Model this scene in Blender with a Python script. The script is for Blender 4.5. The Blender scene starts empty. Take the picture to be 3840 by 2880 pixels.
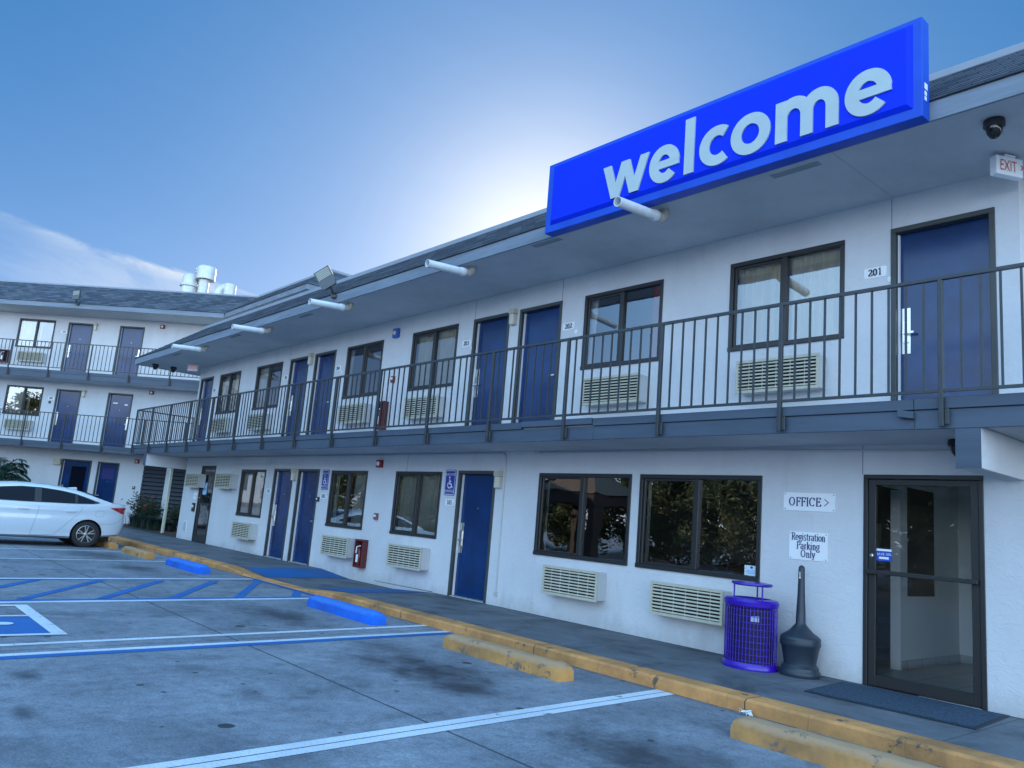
import bpy, bmesh, math, random
from mathutils import Matrix, Vector
random.seed(7)
PI = math.pi
R = math.radians
SC = bpy.context.scene
COL = SC.collection
S2 = math.sqrt(0.5)

# ------------------------------------------------------------------ materials
MATS = {}


def nd(t, typ, **kw):
    n = t.nodes.new(typ)
    for k, v in kw.items():
        setattr(n, k, v)
    return n


def mat(name, col, rough=0.6, metal=0.0, var=0.0, vscale=3.0, col2=None, bump=0.0, bscale=40.0, spec=0.5, coat=0.0, emit=None, estr=0.0, stretch=(1, 1, 1)):
    if name in MATS:
        return MATS[name]
    m = bpy.data.materials.new(name)
    m.use_nodes = True
    t = m.node_tree
    b = t.nodes['Principled BSDF']
    b.inputs['Base Color'].default_value = (*col, 1)
    b.inputs['Roughness'].default_value = rough
    b.inputs['Metallic'].default_value = metal
    b.inputs['Specular IOR Level'].default_value = spec
    b.inputs['Coat Weight'].default_value = coat
    if emit:
        b.inputs['Emission Color'].default_value = (*emit, 1)
        b.inputs['Emission Strength'].default_value = estr
    tc = mp = None
    if var > 0 or col2 or bump > 0:
        tc = nd(t, 'ShaderNodeTexCoord')
        mp = nd(t, 'ShaderNodeMapping')
        mp.inputs['Scale'].default_value = stretch
        t.links.new(tc.outputs['Object'], mp.inputs['Vector'])
    if var > 0 or col2:
        n = nd(t, 'ShaderNodeTexNoise')
        n.inputs['Scale'].default_value = vscale
        n.inputs['Detail'].default_value = 6
        n.inputs['Roughness'].default_value = 0.65
        t.links.new(mp.outputs['Vector'], n.inputs['Vector'])
        r = nd(t, 'ShaderNodeValToRGB')
        c2 = col2 if col2 else tuple(max(0, c * (1 - var)) for c in col)
        r.color_ramp.elements[0].position = 0.38
        r.color_ramp.elements[0].color = (*c2, 1)
        r.color_ramp.elements[1].position = 0.62
        r.color_ramp.elements[1].color = (*col, 1)
        t.links.new(n.outputs['Fac'], r.inputs['Fac'])
        t.links.new(r.outputs['Color'], b.inputs['Base Color'])
    if bump > 0:
        n = nd(t, 'ShaderNodeTexNoise')
        n.inputs['Scale'].default_value = bscale
        n.inputs['Detail'].default_value = 4
        t.links.new(mp.outputs['Vector'], n.inputs['Vector'])
        bp = nd(t, 'ShaderNodeBump')
        bp.inputs['Strength'].default_value = bump
        bp.inputs['Distance'].default_value = 0.01
        t.links.new(n.outputs['Fac'], bp.inputs['Height'])
        t.links.new(bp.outputs['Normal'], b.inputs['Normal'])
    MATS[name] = m
    return m


def math_node(t, op, a, b=None, clamp=False):
    n = nd(t, 'ShaderNodeMath', operation=op, use_clamp=clamp)
    for i, v in enumerate((a, b)):
        if v is None:
            continue
        if isinstance(v, (int, float)):
            n.inputs[i].default_value = v
        else:
            t.links.new(v, n.inputs[i])
    return n.outputs[0]


def ramp(t, fac, stops, mode='LINEAR'):
    r = nd(t, 'ShaderNodeValToRGB')
    r.color_ramp.interpolation = mode
    while len(r.color_ramp.elements) < len(stops):
        r.color_ramp.elements.new(0.5)
    for e, (p, c) in zip(r.color_ramp.elements, stops):
        e.position = p
        e.color = (*c, 1) if len(c) == 3 else c
    t.links.new(fac, r.inputs['Fac'])
    return r.outputs['Color']


def noise(t, vec, scale, detail=5, rough=0.6, dist=0.0):
    n = nd(t, 'ShaderNodeTexNoise')
    n.inputs['Scale'].default_value = scale
    n.inputs['Detail'].default_value = detail
    n.inputs['Roughness'].default_value = rough
    n.inputs['Distortion'].default_value = dist
    t.links.new(vec, n.inputs['Vector'])
    return n.outputs['Fac']


def mixc(t, fac, a, b, mode='MIX'):
    n = nd(t, 'ShaderNodeMix', data_type='RGBA', blend_type=mode)
    for sock, v in ((n.inputs[0], fac), (n.inputs[6], a), (n.inputs[7], b)):
        if isinstance(v, (int, float)):
            sock.default_value = v
        elif isinstance(v, tuple):
            sock.default_value = (*v, 1)
        else:
            t.links.new(v, sock)
    return n.outputs[2]


def mapped(t, scale=(1, 1, 1), out='Object'):
    tc = nd(t, 'ShaderNodeTexCoord')
    mp = nd(t, 'ShaderNodeMapping')
    mp.inputs['Scale'].default_value = scale
    t.links.new(tc.outputs[out], mp.inputs['Vector'])
    return mp.outputs['Vector']


def add_bump(t, b, h, strength, dist=0.01):
    bp = nd(t, 'ShaderNodeBump')
    bp.inputs['Strength'].default_value = strength
    bp.inputs['Distance'].default_value = dist
    t.links.new(h, bp.inputs['Height'])
    t.links.new(bp.outputs['Normal'], b.inputs['Normal'])


def stucco(name, col):
    m = bpy.data.materials.new(name)
    m.use_nodes = True
    t = m.node_tree
    b = t.nodes['Principled BSDF']
    b.inputs['Roughness'].default_value = 0.85
    b.inputs['Specular IOR Level'].default_value = 0.25
    v = mapped(t, (1, 1, 1.6))
    n1 = noise(t, v, 6.5, 4, 0.55, 0.9)
    h1 = ramp(t, n1, [(0.44, (0, 0, 0)), (0.49, (1, 1, 1)), (0.56, (0.85, 0.85, 0.85)), (0.6, (0.3, 0.3, 0.3))])
    n2 = noise(t, v, 38, 4, 0.6)
    h = math_node(t, 'ADD', h1, math_node(t, 'MULTIPLY', n2, 0.5))
    add_bump(t, b, h, 0.3, 0.008)
    n3 = noise(t, mapped(t, (1, 1, 0.45)), 0.9, 6, 0.65)
    dark = tuple(c * 0.9 for c in col)
    c = ramp(t, n3, [(0.32, dark), (0.58, col)])
    n5 = noise(t, mapped(t, (3, 3, 0.7)), 1.0, 7, 0.75)
    c = mixc(t, ramp(t, n5, [(0.56, (0, 0, 0)), (0.75, (0.22, 0.22, 0.22))]), c, (0.35, 0.34, 0.32))
    sz = nd(t, 'ShaderNodeSeparateXYZ')
    t.links.new(mapped(t), sz.inputs[0])
    n6 = noise(t, mapped(t, (1, 1, 0.6)), 3.0, 7, 0.75)
    g = math_node(t, 'SUBTRACT', math_node(t, 'MULTIPLY', n6, 0.75), math_node(t, 'MULTIPLY', math_node(t, 'ABSOLUTE', sz.outputs[2]), 1.1))
    c = mixc(t, ramp(t, g, [(0.1, (0, 0, 0)), (0.34, (0.3, 0.3, 0.3))]), c, (0.22, 0.21, 0.19))
    t.links.new(c, b.inputs['Base Color'])
    MATS[name] = m
    return m


def paint_worn(name, col, under, amount=0.4, scale=6.0, rough=0.7, chips=0.62, top=None, joints=False):
    """opaque worn paint with the concrete showing through in flakes"""
    m = bpy.data.materials.new(name)
    m.use_nodes = True
    t = m.node_tree
    b = t.nodes['Principled BSDF']
    b.inputs['Roughness'].default_value = rough
    b.inputs['Specular IOR Level'].default_value = 0.3
    v = mapped(t)
    n1 = noise(t, v, scale, 8, 0.7, 0.4)
    k = ramp(t, n1, [(chips, (0, 0, 0)), (chips + 0.04, (1, 1, 1))])
    n2 = noise(t, v, scale * 0.35, 6, 0.7)
    base = mixc(t, ramp(t, n2, [(0.35, (1, 1, 1)), (0.65, (0, 0, 0))]), col, tuple(c * (1 - amount) + u * amount * 0.55 for c, u in zip(col, under)))
    if top:      # the tread-worn, dusty top
        sz = nd(t, 'ShaderNodeSeparateXYZ')
        t.links.new(v, sz.inputs[0])
        g = math_node(t, 'ADD', sz.outputs[2], math_node(t, 'MULTIPLY', math_node(t, 'SUBTRACT', n1, 0.5), 0.12))
        base = mixc(t, ramp(t, g, [(0.135, (0, 0, 0)), (0.17, (0.85, 0.85, 0.85))]), base, top)
    c = mixc(t, k, base, under)
    if joints:   # cast joints every three metres or so, and short hairline cracks
        sz = nd(t, 'ShaderNodeSeparateXYZ')
        t.links.new(v, sz.inputs[0])
        xx = math_node(t, 'ADD', sz.outputs[0], math_node(t, 'MULTIPLY', math_node(t, 'SUBTRACT', n1, 0.5), 0.03))
        for per, wd_, dk in ((2.7, 0.0024, 0.9), (0.77, 0.0032, 0.4)):
            fr = math_node(t, 'ABSOLUTE', math_node(t, 'SUBTRACT', math_node(t, 'FRACT', math_node(t, 'DIVIDE', xx, per)), 0.5))
            c = mixc(t, math_node(t, 'MULTIPLY', math_node(t, 'LESS_THAN', fr, wd_), dk), c, (0.05, 0.04, 0.03))
    t.links.new(c, b.inputs['Base Color'])
    n3 = noise(t, v, 55, 4, 0.6)
    add_bump(t, b, math_node(t, 'ADD', n3, n1), 0.35, 0.006)
    MATS[name] = m
    return m


def marking(name, col, hole=0.66, scale=3.0):
    """thin road paint: worn through where it has flaked off"""
    m = bpy.data.materials.new(name)
    m.use_nodes = True
    t = m.node_tree
    b = t.nodes['Principled BSDF']
    b.inputs['Roughness'].default_value = 0.75
    b.inputs['Specular IOR Level'].default_value = 0.25
    v = mapped(t)
    n1 = noise(t, v, scale, 8, 0.72, 0.3)
    n2 = noise(t, v, 1.3, 5, 0.6)
    n4 = noise(t, v, 60, 3, 0.6)
    c = mixc(t, ramp(t, n2, [(0.3, (1, 1, 1)), (0.7, (0, 0, 0))]), col, tuple(c * 0.75 for c in col))
    c = mixc(t, ramp(t, n4, [(0.36, (0.3, 0.3, 0.3)), (0.5, (0, 0, 0))]), c, (0.16, 0.18, 0.22))
    t.links.new(c, b.inputs['Base Color'])
    tr = nd(t, 'ShaderNodeBsdfTransparent')
    mx = nd(t, 'ShaderNodeMixShader')
    f = ramp(t, n1, [(hole, (0, 0, 0)), (hole + 0.05, (1, 1, 1))])
    t.links.new(f, mx.inputs[0])
    t.links.new(b.outputs[0], mx.inputs[1])
    t.links.new(tr.outputs[0], mx.inputs[2])
    t.links.new(mx.outputs[0], t.nodes['Material Output'].inputs[0])
    MATS[name] = m
    return m


def glass(name, tint=(0.86, 0.9, 0.92), ior=1.75, wav=0.03):
    m = bpy.data.materials.new(name)
    m.use_nodes = True
    t = m.node_tree
    t.nodes.remove(t.nodes['Principled BSDF'])
    tr = nd(t, 'ShaderNodeBsdfTransparent')
    tr.inputs[0].default_value = (*tint, 1)
    gl = nd(t, 'ShaderNodeBsdfGlossy')
    gl.inputs['Roughness'].default_value = 0.0
    gl.inputs['Color'].default_value = (1, 1, 1, 1)
    v = mapped(t)
    n1 = noise(t, v, 1.6, 2, 0.4)
    bp = nd(t, 'ShaderNodeBump')
    bp.inputs['Strength'].default_value = wav
    bp.inputs['Distance'].default_value = 0.05
    t.links.new(n1, bp.inputs['Height'])
    t.links.new(bp.outputs[0], gl.inputs['Normal'])
    fr = nd(t, 'ShaderNodeFresnel')
    fr.inputs['IOR'].default_value = ior
    mx = nd(t, 'ShaderNodeMixShader')
    t.links.new(fr.outputs[0], mx.inputs[0])
    t.links.new(tr.outputs[0], mx.inputs[1])
    t.links.new(gl.outputs[0], mx.inputs[2])
    t.links.new(mx.outputs[0], t.nodes['Material Output'].inputs[0])
    MATS[name] = m
    return m


WALLC = (0.655, 0.66, 0.675)
M_WALL = stucco('stucco', WALLC)
M_SOFF = mat('soffit_paint', (0.54, 0.55, 0.58), 0.9, var=0.14, vscale=1.1, bump=0.25, bscale=45)
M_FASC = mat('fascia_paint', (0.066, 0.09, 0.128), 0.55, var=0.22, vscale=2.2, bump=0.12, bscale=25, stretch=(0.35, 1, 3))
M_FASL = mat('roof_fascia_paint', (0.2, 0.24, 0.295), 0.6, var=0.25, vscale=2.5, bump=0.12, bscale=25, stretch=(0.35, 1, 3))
M_CAP = mat('cap_metal', (0.27, 0.3, 0.35), 0.5, var=0.12, vscale=2)
M_RAIL = mat('railing_paint', (0.036, 0.042, 0.048), 0.42, var=0.25, vscale=9)
M_DOOR = mat('door_blue', (0.004, 0.038, 0.15), 0.2, var=0.4, vscale=1.4, coat=0.0, spec=0.55, bump=0.3, bscale=1.6)
M_FRAME = mat('dark_frame_paint', (0.055, 0.06, 0.058), 0.45, var=0.2, vscale=6)
M_BRONZE = mat('bronze_window_frame', (0.035, 0.034, 0.034), 0.38, metal=0.3)
M_STRIP = mat('weather_strip', (0.75, 0.77, 0.8), 0.4)
M_STEEL = mat('satin_steel', (0.75, 0.74, 0.7), 0.28, metal=1.0)
M_CREAM = mat('cream_grille', (0.56, 0.52, 0.4), 0.5, var=0.12, vscale=8)
M_CASE = mat('unit_casing', (0.52, 0.53, 0.53), 0.55, var=0.08, vscale=4)
M_DARK = mat('dark_recess', (0.012, 0.012, 0.014), 0.8)
M_BLACK = mat('black_plastic', (0.02, 0.02, 0.022), 0.35)
M_WHITE = mat('white_sign_face', (0.86, 0.87, 0.88), 0.4)
M_INK = mat('dark_ink', (0.02, 0.02, 0.05), 0.6)
M_NAVY = mat('navy_ink', (0.03, 0.03, 0.14), 0.6)
M_SBLUE = mat('sign_cabinet_blue', (0.002, 0.03, 0.72), 0.5, spec=0.12, var=0.08, vscale=1.5)
M_SEDGE = mat('sign_edge_blue', (0.006, 0.075, 0.55), 0.45, spec=0.3, var=0.15, vscale=2)
M_LETTER = mat('sign_letter', (0.43, 0.51, 0.52), 0.5, var=0.08, vscale=3)
M_HBLUE = mat('plate_blue', (0.02, 0.035, 0.3), 0.4)
M_RED = mat('alarm_red', (0.22, 0.012, 0.016), 0.45)
M_DRED = mat('cabinet_red', (0.13, 0.02, 0.02), 0.5, var=0.2, vscale=8)
M_EXIT = mat('exit_letter_red', (0.62, 0.12, 0.07), 0.5)
M_EXITO = mat('exit_letter_lit', (0.75, 0.12, 0.05), 0.5, emit=(1.0, 0.2, 0.06), estr=0.22)
M_PVC = mat('white_pvc', (0.72, 0.74, 0.76), 0.35, var=0.1, vscale=6)
M_PVCD = mat('stained_pvc', (0.5, 0.47, 0.42), 0.5, var=0.3, vscale=10)
M_GREY = mat('grey_metal', (0.22, 0.24, 0.26), 0.45, metal=0.3)
M_CURT = mat('beige_curtain', (0.8, 0.75, 0.58), 0.9, var=0.1, vscale=3)
M_CURTW = mat('white_curtain', (0.84, 0.85, 0.82), 0.9, var=0.08, vscale=3)
M_CURTR = mat('red_curtain', (0.5, 0.05, 0.03), 0.9)
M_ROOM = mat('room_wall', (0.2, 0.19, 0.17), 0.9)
M_OFFW = mat('office_wall', (0.8, 0.83, 0.82), 0.8)
M_TILE = None
M_BIN = mat('bin_purple_blue', (0.034, 0.004, 0.36), 0.32, coat=0.2)
M_ASH = mat('ash_grey_plastic', (0.022, 0.033, 0.048), 0.42, bump=0.05, bscale=60)
M_CAR = mat('car_white', (0.6, 0.67, 0.73), 0.22, coat=0.8)
M_TYRE = mat('tyre_rubber', (0.018, 0.018, 0.02), 0.8)
M_RIM = mat('alloy_rim', (0.35, 0.36, 0.37), 0.35, metal=0.9)
M_CARGL = mat('car_dark_glass', (0.006, 0.009, 0.018), 0.05, spec=0.14)
M_LAMPR = mat('tail_lamp_red', (0.4, 0.01, 0.01), 0.15, coat=0.6)
M_MULCH = mat('red_mulch', (0.16, 0.055, 0.035), 0.95, var=0.6, vscale=30, bump=0.8, bscale=60)
M_LOUV = mat('louver_dark', (0.04, 0.048, 0.062), 0.55)
M_TRUNK = mat('bark', (0.12, 0.09, 0.065), 0.9, var=0.4, vscale=12, bump=0.5, bscale=30)
M_VENT = mat('galvanised_white', (0.66, 0.66, 0.64), 0.4, metal=0.2, var=0.15, vscale=4)
M_LENS = mat('lamp_lens', (0.66, 0.62, 0.5), 0.4)
M_BLUEST = mat('strobe_blue', (0.03, 0.11, 0.45), 0.35)


def leaf_mat(name, c1, c2):
    m = bpy.data.materials.new(name)
    m.use_nodes = True
    t = m.node_tree
    b = t.nodes['Principled BSDF']
    b.inputs['Roughness'].default_value = 0.55
    v = mapped(t)
    n1 = noise(t, v, 3.5, 4, 0.6)
    c = ramp(t, n1, [(0.35, c1), (0.65, c2)])
    t.links.new(c, b.inputs['Base Color'])
    tl = nd(t, 'ShaderNodeBsdfTranslucent')
    t.links.new(c, tl.inputs[0])
    mx = nd(t, 'ShaderNodeMixShader')
    mx.inputs[0].default_value = 0.25
    t.links.new(b.outputs[0], mx.inputs[1])
    t.links.new(tl.outputs[0], mx.inputs[2])
    t.links.new(mx.outputs[0], t.nodes['Material Output'].inputs[0])
    MATS[name] = m
    return m


M_LEAF = leaf_mat('tree_leaf', (0.07, 0.1, 0.04), (0.18, 0.2, 0.09))
M_SHRUB = leaf_mat('shrub_leaf', (0.02, 0.045, 0.022), (0.05, 0.085, 0.04))
M_PALM = leaf_mat('palm_leaf', (0.012, 0.05, 0.03), (0.03, 0.085, 0.05))
M_GRASSY = leaf_mat('liriope_leaf', (0.02, 0.04, 0.03), (0.05, 0.08, 0.06))
M_FLOWER = mat('red_flower', (0.5, 0.06, 0.05), 0.6)
M_GLASS = glass('window_glass', (0.97, 0.98, 0.98), 2.8)
M_GLASSW = glass('office_window_glass', (0.97, 0.98, 0.98), 2.8, 0.05)
M_GLASSO = glass('office_glass', (0.97, 0.98, 0.98), 1.55, 0.05)


def shingle(name):
    m = bpy.data.materials.new(name)
    m.use_nodes = True
    t = m.node_tree
    b = t.nodes['Principled BSDF']
    b.inputs['Roughness'].default_value = 0.9
    b.inputs['Specular IOR Level'].default_value = 0.2
    tc = nd(t, 'ShaderNodeTexCoord')
    br = nd(t, 'ShaderNodeTexBrick')
    br.inputs['Scale'].default_value = 1.0
    br.inputs['Brick Width'].default_value = 0.3
    br.inputs['Row Height'].default_value = 0.13
    br.inputs['Mortar Size'].default_value = 0.006
    br.inputs['Mortar Smooth'].default_value = 0.2
    br.inputs['Bias'].default_value = -0.1
    br.inputs['Color1'].default_value = (0.06, 0.075, 0.1, 1)
    br.inputs['Color2'].default_value = (0.13, 0.15, 0.18, 1)
    br.inputs['Mortar'].default_value = (0.02, 0.024, 0.032, 1)
    t.links.new(tc.outputs['UV'], br.inputs['Vector'])
    v = mapped(t, out='UV')
    n1 = noise(t, v, 90, 3, 0.7)
    n2 = noise(t, v, 0.7, 5, 0.6)
    c = mixc(t, 0.5, br.outputs['Color'], ramp(t, n1, [(0.3, (0.5, 0.5, 0.5)), (0.7, (1.3, 1.3, 1.3))]), 'MULTIPLY')
    c = mixc(t, 0.6, c, ramp(t, n2, [(0.3, (0.7, 0.7, 0.7)), (0.7, (1.15, 1.15, 1.15))]), 'MULTIPLY')
    t.links.new(c, b.inputs['Base Color'])
    h = math_node(t, 'ADD', n1, math_node(t, 'MULTIPLY', br.outputs['Fac'], -2.0))
    add_bump(t, b, h, 0.5, 0.01)
    MATS[name] = m
    return m


M_SHIN = shingle('roof_shingle')


def concrete_lot():
    m = bpy.data.materials.new('lot_concrete')
    m.use_nodes = True
    t = m.node_tree
    b = t.nodes['Principled BSDF']
    b.inputs['Specular IOR Level'].default_value = 0.35
    tc = nd(t, 'ShaderNodeTexCoord')
    v = tc.outputs['Object']
    sx = nd(t, 'ShaderNodeSeparateXYZ')
    t.links.new(v, sx.inputs[0])
    big = noise(t, v, 0.55, 7, 0.68, 0.5)
    c = ramp(t, big, [(0.3, (0.14, 0.158, 0.187)), (0.5, (0.21, 0.233, 0.272)), (0.7, (0.275, 0.302, 0.345))])
    # drag streaks along the parking direction
    st = noise(t, mapped(t, (2.6, 0.7, 1)), 1.0, 6, 0.7, 0.3)
    c = mixc(t, 0.55, c, ramp(t, st, [(0.3, (0.68, 0.68, 0.68)), (0.7, (1.18, 1.18, 1.18))]), 'MULTIPLY')
    # aggregate speckle
    sp = noise(t, v, 60, 5, 0.8)
    c = mixc(t, 0.6, c, ramp(t, sp, [(0.32, (0.42, 0.42, 0.42)), (0.5, (1, 1, 1)), (0.68, (1.75, 1.75, 1.75))]), 'MULTIPLY')
    mid = noise(t, v, 9, 7, 0.75)
    c = mixc(t, 0.5, c, ramp(t, mid, [(0.32, (0.5, 0.5, 0.5)), (0.5, (1, 1, 1)), (0.7, (1.35, 1.35, 1.35))]), 'MULTIPLY')
    blot = noise(t, v, 2.1, 8, 0.75, 0.4)
    c = mixc(t, 0.8, c, ramp(t, blot, [(0.3, (0.55, 0.55, 0.55)), (0.48, (1, 1, 1)), (0.75, (1.15, 1.15, 1.15))]), 'MULTIPLY')
    # oil stains where cars stand
    wob = nd(t, 'ShaderNodeTexNoise')
    wob.inputs['Scale'].default_value = 2.2
    wob.inputs['Detail'].default_value = 7
    wob.inputs['Roughness'].default_value = 0.72
    t.links.new(v, wob.inputs['Vector'])
    acc = None
    for (x, y, rx, ry, s) in STAINS:
        dx = math_node(t, 'DIVIDE', math_node(t, 'SUBTRACT', sx.outputs[0], x), rx)
        dy = math_node(t, 'DIVIDE', math_node(t, 'SUBTRACT', sx.outputs[1], y), ry)
        d = math_node(t, 'SQRT', math_node(t, 'ADD', math_node(t, 'MULTIPLY', dx, dx), math_node(t, 'MULTIPLY', dy, dy)))
        d = math_node(t, 'ADD', d, math_node(t, 'MULTIPLY', math_node(t, 'SUBTRACT', wob.outputs['Fac'], 0.5), 2.6))
        k = math_node(t, 'MULTIPLY', math_node(t, 'SUBTRACT', 1.15, d, True), s, True)
        acc = k if acc is None else math_node(t, 'MAXIMUM', acc, k)
    c = mixc(t, acc, c, (0.035, 0.04, 0.05))
    # old chewing-gum spots
    for sc_, lim, dk in ((1.1, 0.16, 0.9), (1.9, 0.13, 0.9), (3.2, 0.085, 0.8)):
        vo = nd(t, 'ShaderNodeTexVoronoi')
        vo.inputs['Scale'].default_value = sc_
        t.links.new(v, vo.inputs['Vector'])
        cs = nd(t, 'ShaderNodeSeparateColor')
        t.links.new(vo.outputs['Color'], cs.inputs[0])
        lim_n = math_node(t, 'MULTIPLY', cs.outputs[0], lim * sc_ * 0.45)
        k = math_node(t, 'LESS_THAN', math_node(t, 'ADD', vo.outputs['Distance'], math_node(t, 'MULTIPLY', math_node(t, 'SUBTRACT', mid, 0.5), 0.06)), lim_n)
        pick = math_node(t, 'GREATER_THAN', cs.outputs[1], 0.12)
        c = mixc(t, math_node(t, 'MULTIPLY', math_node(t, 'MULTIPLY', k, pick), dk), c, (0.03, 0.035, 0.04))
    gut = ramp(t, math_node(t, 'ADD', math_node(t, 'SUBTRACT', sx.outputs[1], 6.33), math_node(t, 'MULTIPLY', math_node(t, 'SUBTRACT', blot, 0.5), 0.25)), [(0.0, (0, 0, 0)), (0.09, (0.35, 0.35, 0.35)), (0.13, (0.9, 0.9, 0.9))])
    c = mixc(t, gut, c, (0.035, 0.038, 0.042))
    # saw-cut joints
    wv = math_node(t, 'MULTIPLY', math_node(t, 'SUBTRACT', mid, 0.5), 0.02)
    jy = math_node(t, 'LESS_THAN', math_node(t, 'ABSOLUTE', math_node(t, 'ADD', math_node(t, 'SUBTRACT', sx.outputs[1], 3.63), wv)), 0.011)
    skew = math_node(t, 'ADD', sx.outputs[0], math_node(t, 'MULTIPLY', sx.outputs[1], 0.085))
    jx = None
    for x0 in (-4.36, -8.0, -12.35, -16.3):
        k = math_node(t, 'LESS_THAN', math_node(t, 'ABSOLUTE', math_node(t, 'ADD', math_node(t, 'SUBTRACT', skew, x0), wv)), 0.007)
        jx = k if jx is None else math_node(t, 'MAXIMUM', jx, k)
    c = mixc(t, math_node(t, 'MULTIPLY', math_node(t, 'MAXIMUM', jy, jx), 0.85), c, (0.03, 0.034, 0.04))
    t.links.new(c, b.inputs['Base Color'])
    rr = ramp(t, acc, [(0, (0.8, 0.8, 0.8)), (1, (0.45, 0.45, 0.45))])
    t.links.new(rr, b.inputs['Roughness'])
    add_bump(t, b, math_node(t, 'ADD', sp, mid), 0.3, 0.006)
    MATS['lot_concrete'] = m
    return m


STAINS = [(-6.4, 4.75, 0.85, 0.5, 1.1), (-5.7, 4.6, 0.55, 0.3, 0.9), (-9.9, 4.9, 0.95, 0.4, 0.8), (-3.6, 4.55, 0.8, 0.5, 0.9),
          (-7.15, 1.5, 0.25, 0.12, 0.9), (-6.05, 2.85, 0.3, 0.12, 0.6), (-6.0, 1.3, 0.25, 0.1, 0.7), (-18.6, 5.0, 1.0, 0.7, 0.8), (-15.8, 4.8, 0.9, 0.45, 0.7),
          (-10.0, 5.85, 0.9, 0.18, 0.7), (-6.5, 5.8, 0.9, 0.12, 0.5), (-3.0, 5.75, 1.0, 0.15, 0.5), (-21.5, 4.0, 1.0, 2.0, 0.7), (-7.6, 5.0, 0.5, 0.3, 0.6)]
M_LOT = concrete_lot()


def walk_concrete():
    m = bpy.data.materials.new('walk_concrete')
    m.use_nodes = True
    t = m.node_tree
    b = t.nodes['Principled BSDF']
    b.inputs['Roughness'].default_value = 0.75
    tc = nd(t, 'ShaderNodeTexCoord')
    v = tc.outputs['Object']
    n1 = noise(t, mapped(t, (0.9, 1.1, 1)), 1.5, 8, 0.68, 0.5)
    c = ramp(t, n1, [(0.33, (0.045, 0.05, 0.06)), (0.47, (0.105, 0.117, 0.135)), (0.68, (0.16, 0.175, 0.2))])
    n2 = noise(t, v, 70, 3, 0.7)
    c = mixc(t, 0.5, c, ramp(t, n2, [(0.3, (0.7, 0.7, 0.7)), (0.7, (1.3, 1.3, 1.3))]), 'MULTIPLY')
    sx = nd(t, 'ShaderNodeSeparateXYZ')
    t.links.new(v, sx.inputs[0])
    jx = None
    for x0 in (-2.54, -4.36, -6.5, -9.6, -19.0, -22.0):
        k = math_node(t, 'LESS_THAN', math_node(t, 'ABSOLUTE', math_node(t, 'SUBTRACT', sx.outputs[0], x0)), 0.006)
        jx = k if jx is None else math_node(t, 'MAXIMUM', jx, k)
    c = mixc(t, math_node(t, 'MULTIPLY', jx, 0.8), c, (0.03, 0.034, 0.04))
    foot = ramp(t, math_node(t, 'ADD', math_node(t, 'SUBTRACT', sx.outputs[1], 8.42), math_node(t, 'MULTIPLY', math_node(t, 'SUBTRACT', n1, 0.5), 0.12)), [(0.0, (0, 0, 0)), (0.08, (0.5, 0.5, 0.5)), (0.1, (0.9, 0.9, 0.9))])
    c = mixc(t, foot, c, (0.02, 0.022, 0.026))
    t.links.new(c, b.inputs['Base Color'])
    add_bump(t, b, math_node(t, 'ADD', n1, n2), 0.3, 0.006)
    MATS['walk_concrete'] = m
    return m


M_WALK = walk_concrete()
M_YEL = paint_worn('kerb_yellow', (0.78, 0.36, 0.12), (0.14, 0.1, 0.07), 0.6, 4.0, chips=0.6, joints=True)
M_YELW = paint_worn('wheel_stop_yellow', (0.6, 0.3, 0.09), (0.17, 0.13, 0.1), 0.65, 4.5, chips=0.58, top=(0.42, 0.275, 0.165))
M_BLUEW = paint_worn('wheel_stop_blue', (0.012, 0.15, 0.74), (0.06, 0.1, 0.22), 0.5, 5.0, chips=0.65, top=(0.05, 0.2, 0.6))
M_RAMPB = paint_worn('ramp_blue_paint', (0.014, 0.125, 0.36), (0.06, 0.1, 0.17), 0.4, 2.5, chips=0.66)
M_PAINTW = marking('white_road_paint', (0.74, 0.79, 0.86), 0.62, 5.0)
M_PAINTB = marking('blue_road_paint', (0.03, 0.16, 0.46), 0.66, 4.0)


def tile_mat():
    m = bpy.data.materials.new('floor_tile')
    m.use_nodes = True
    t = m.node_tree
    b = t.nodes['Principled BSDF']
    b.inputs['Roughness'].default_value = 0.35
    v = mapped(t)
    br = nd(t, 'ShaderNodeTexBrick')
    br.offset = 0
    br.inputs['Scale'].default_value = 1
    br.inputs['Brick Width'].default_value = 0.42
    br.inputs['Row Height'].default_value = 0.42
    br.inputs['Mortar Size'].default_value = 0.006
    br.inputs['Color1'].default_value = (0.42, 0.42, 0.4, 1)
    br.inputs['Color2'].default_value = (0.47, 0.47, 0.44, 1)
    br.inputs['Mortar'].default_value = (0.12, 0.12, 0.12, 1)
    t.links.new(v, br.inputs['Vector'])
    t.links.new(br.outputs['Color'], b.inputs['Base Color'])
    return m


M_TILE = tile_mat()


def mat_fabric():
    m = bpy.data.materials.new('door_mat_carpet')
    m.use_nodes = True
    t = m.node_tree
    b = t.nodes['Principled BSDF']
    b.inputs['Roughness'].default_value = 0.95
    v = mapped(t)
    n1 = noise(t, v, 45, 3, 0.7)
    c = ramp(t, n1, [(0.38, (0.012, 0.03, 0.06)), (0.62, (0.045, 0.085, 0.135))])
    t.links.new(c, b.inputs['Base Color'])
    add_bump(t, b, n1, 0.8, 0.01)
    return m


M_MAT = mat_fabric()

# ------------------------------------------------------------------ mesh helpers
WM = {}
IDT = lambda x, y, z: (x, y, z)


def T45(u, c, z):
    """the far wing's own axes (u along its wall, c away from the lot) to the world"""
    return ((u - c) * S2, (u + c) * S2, z)


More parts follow.
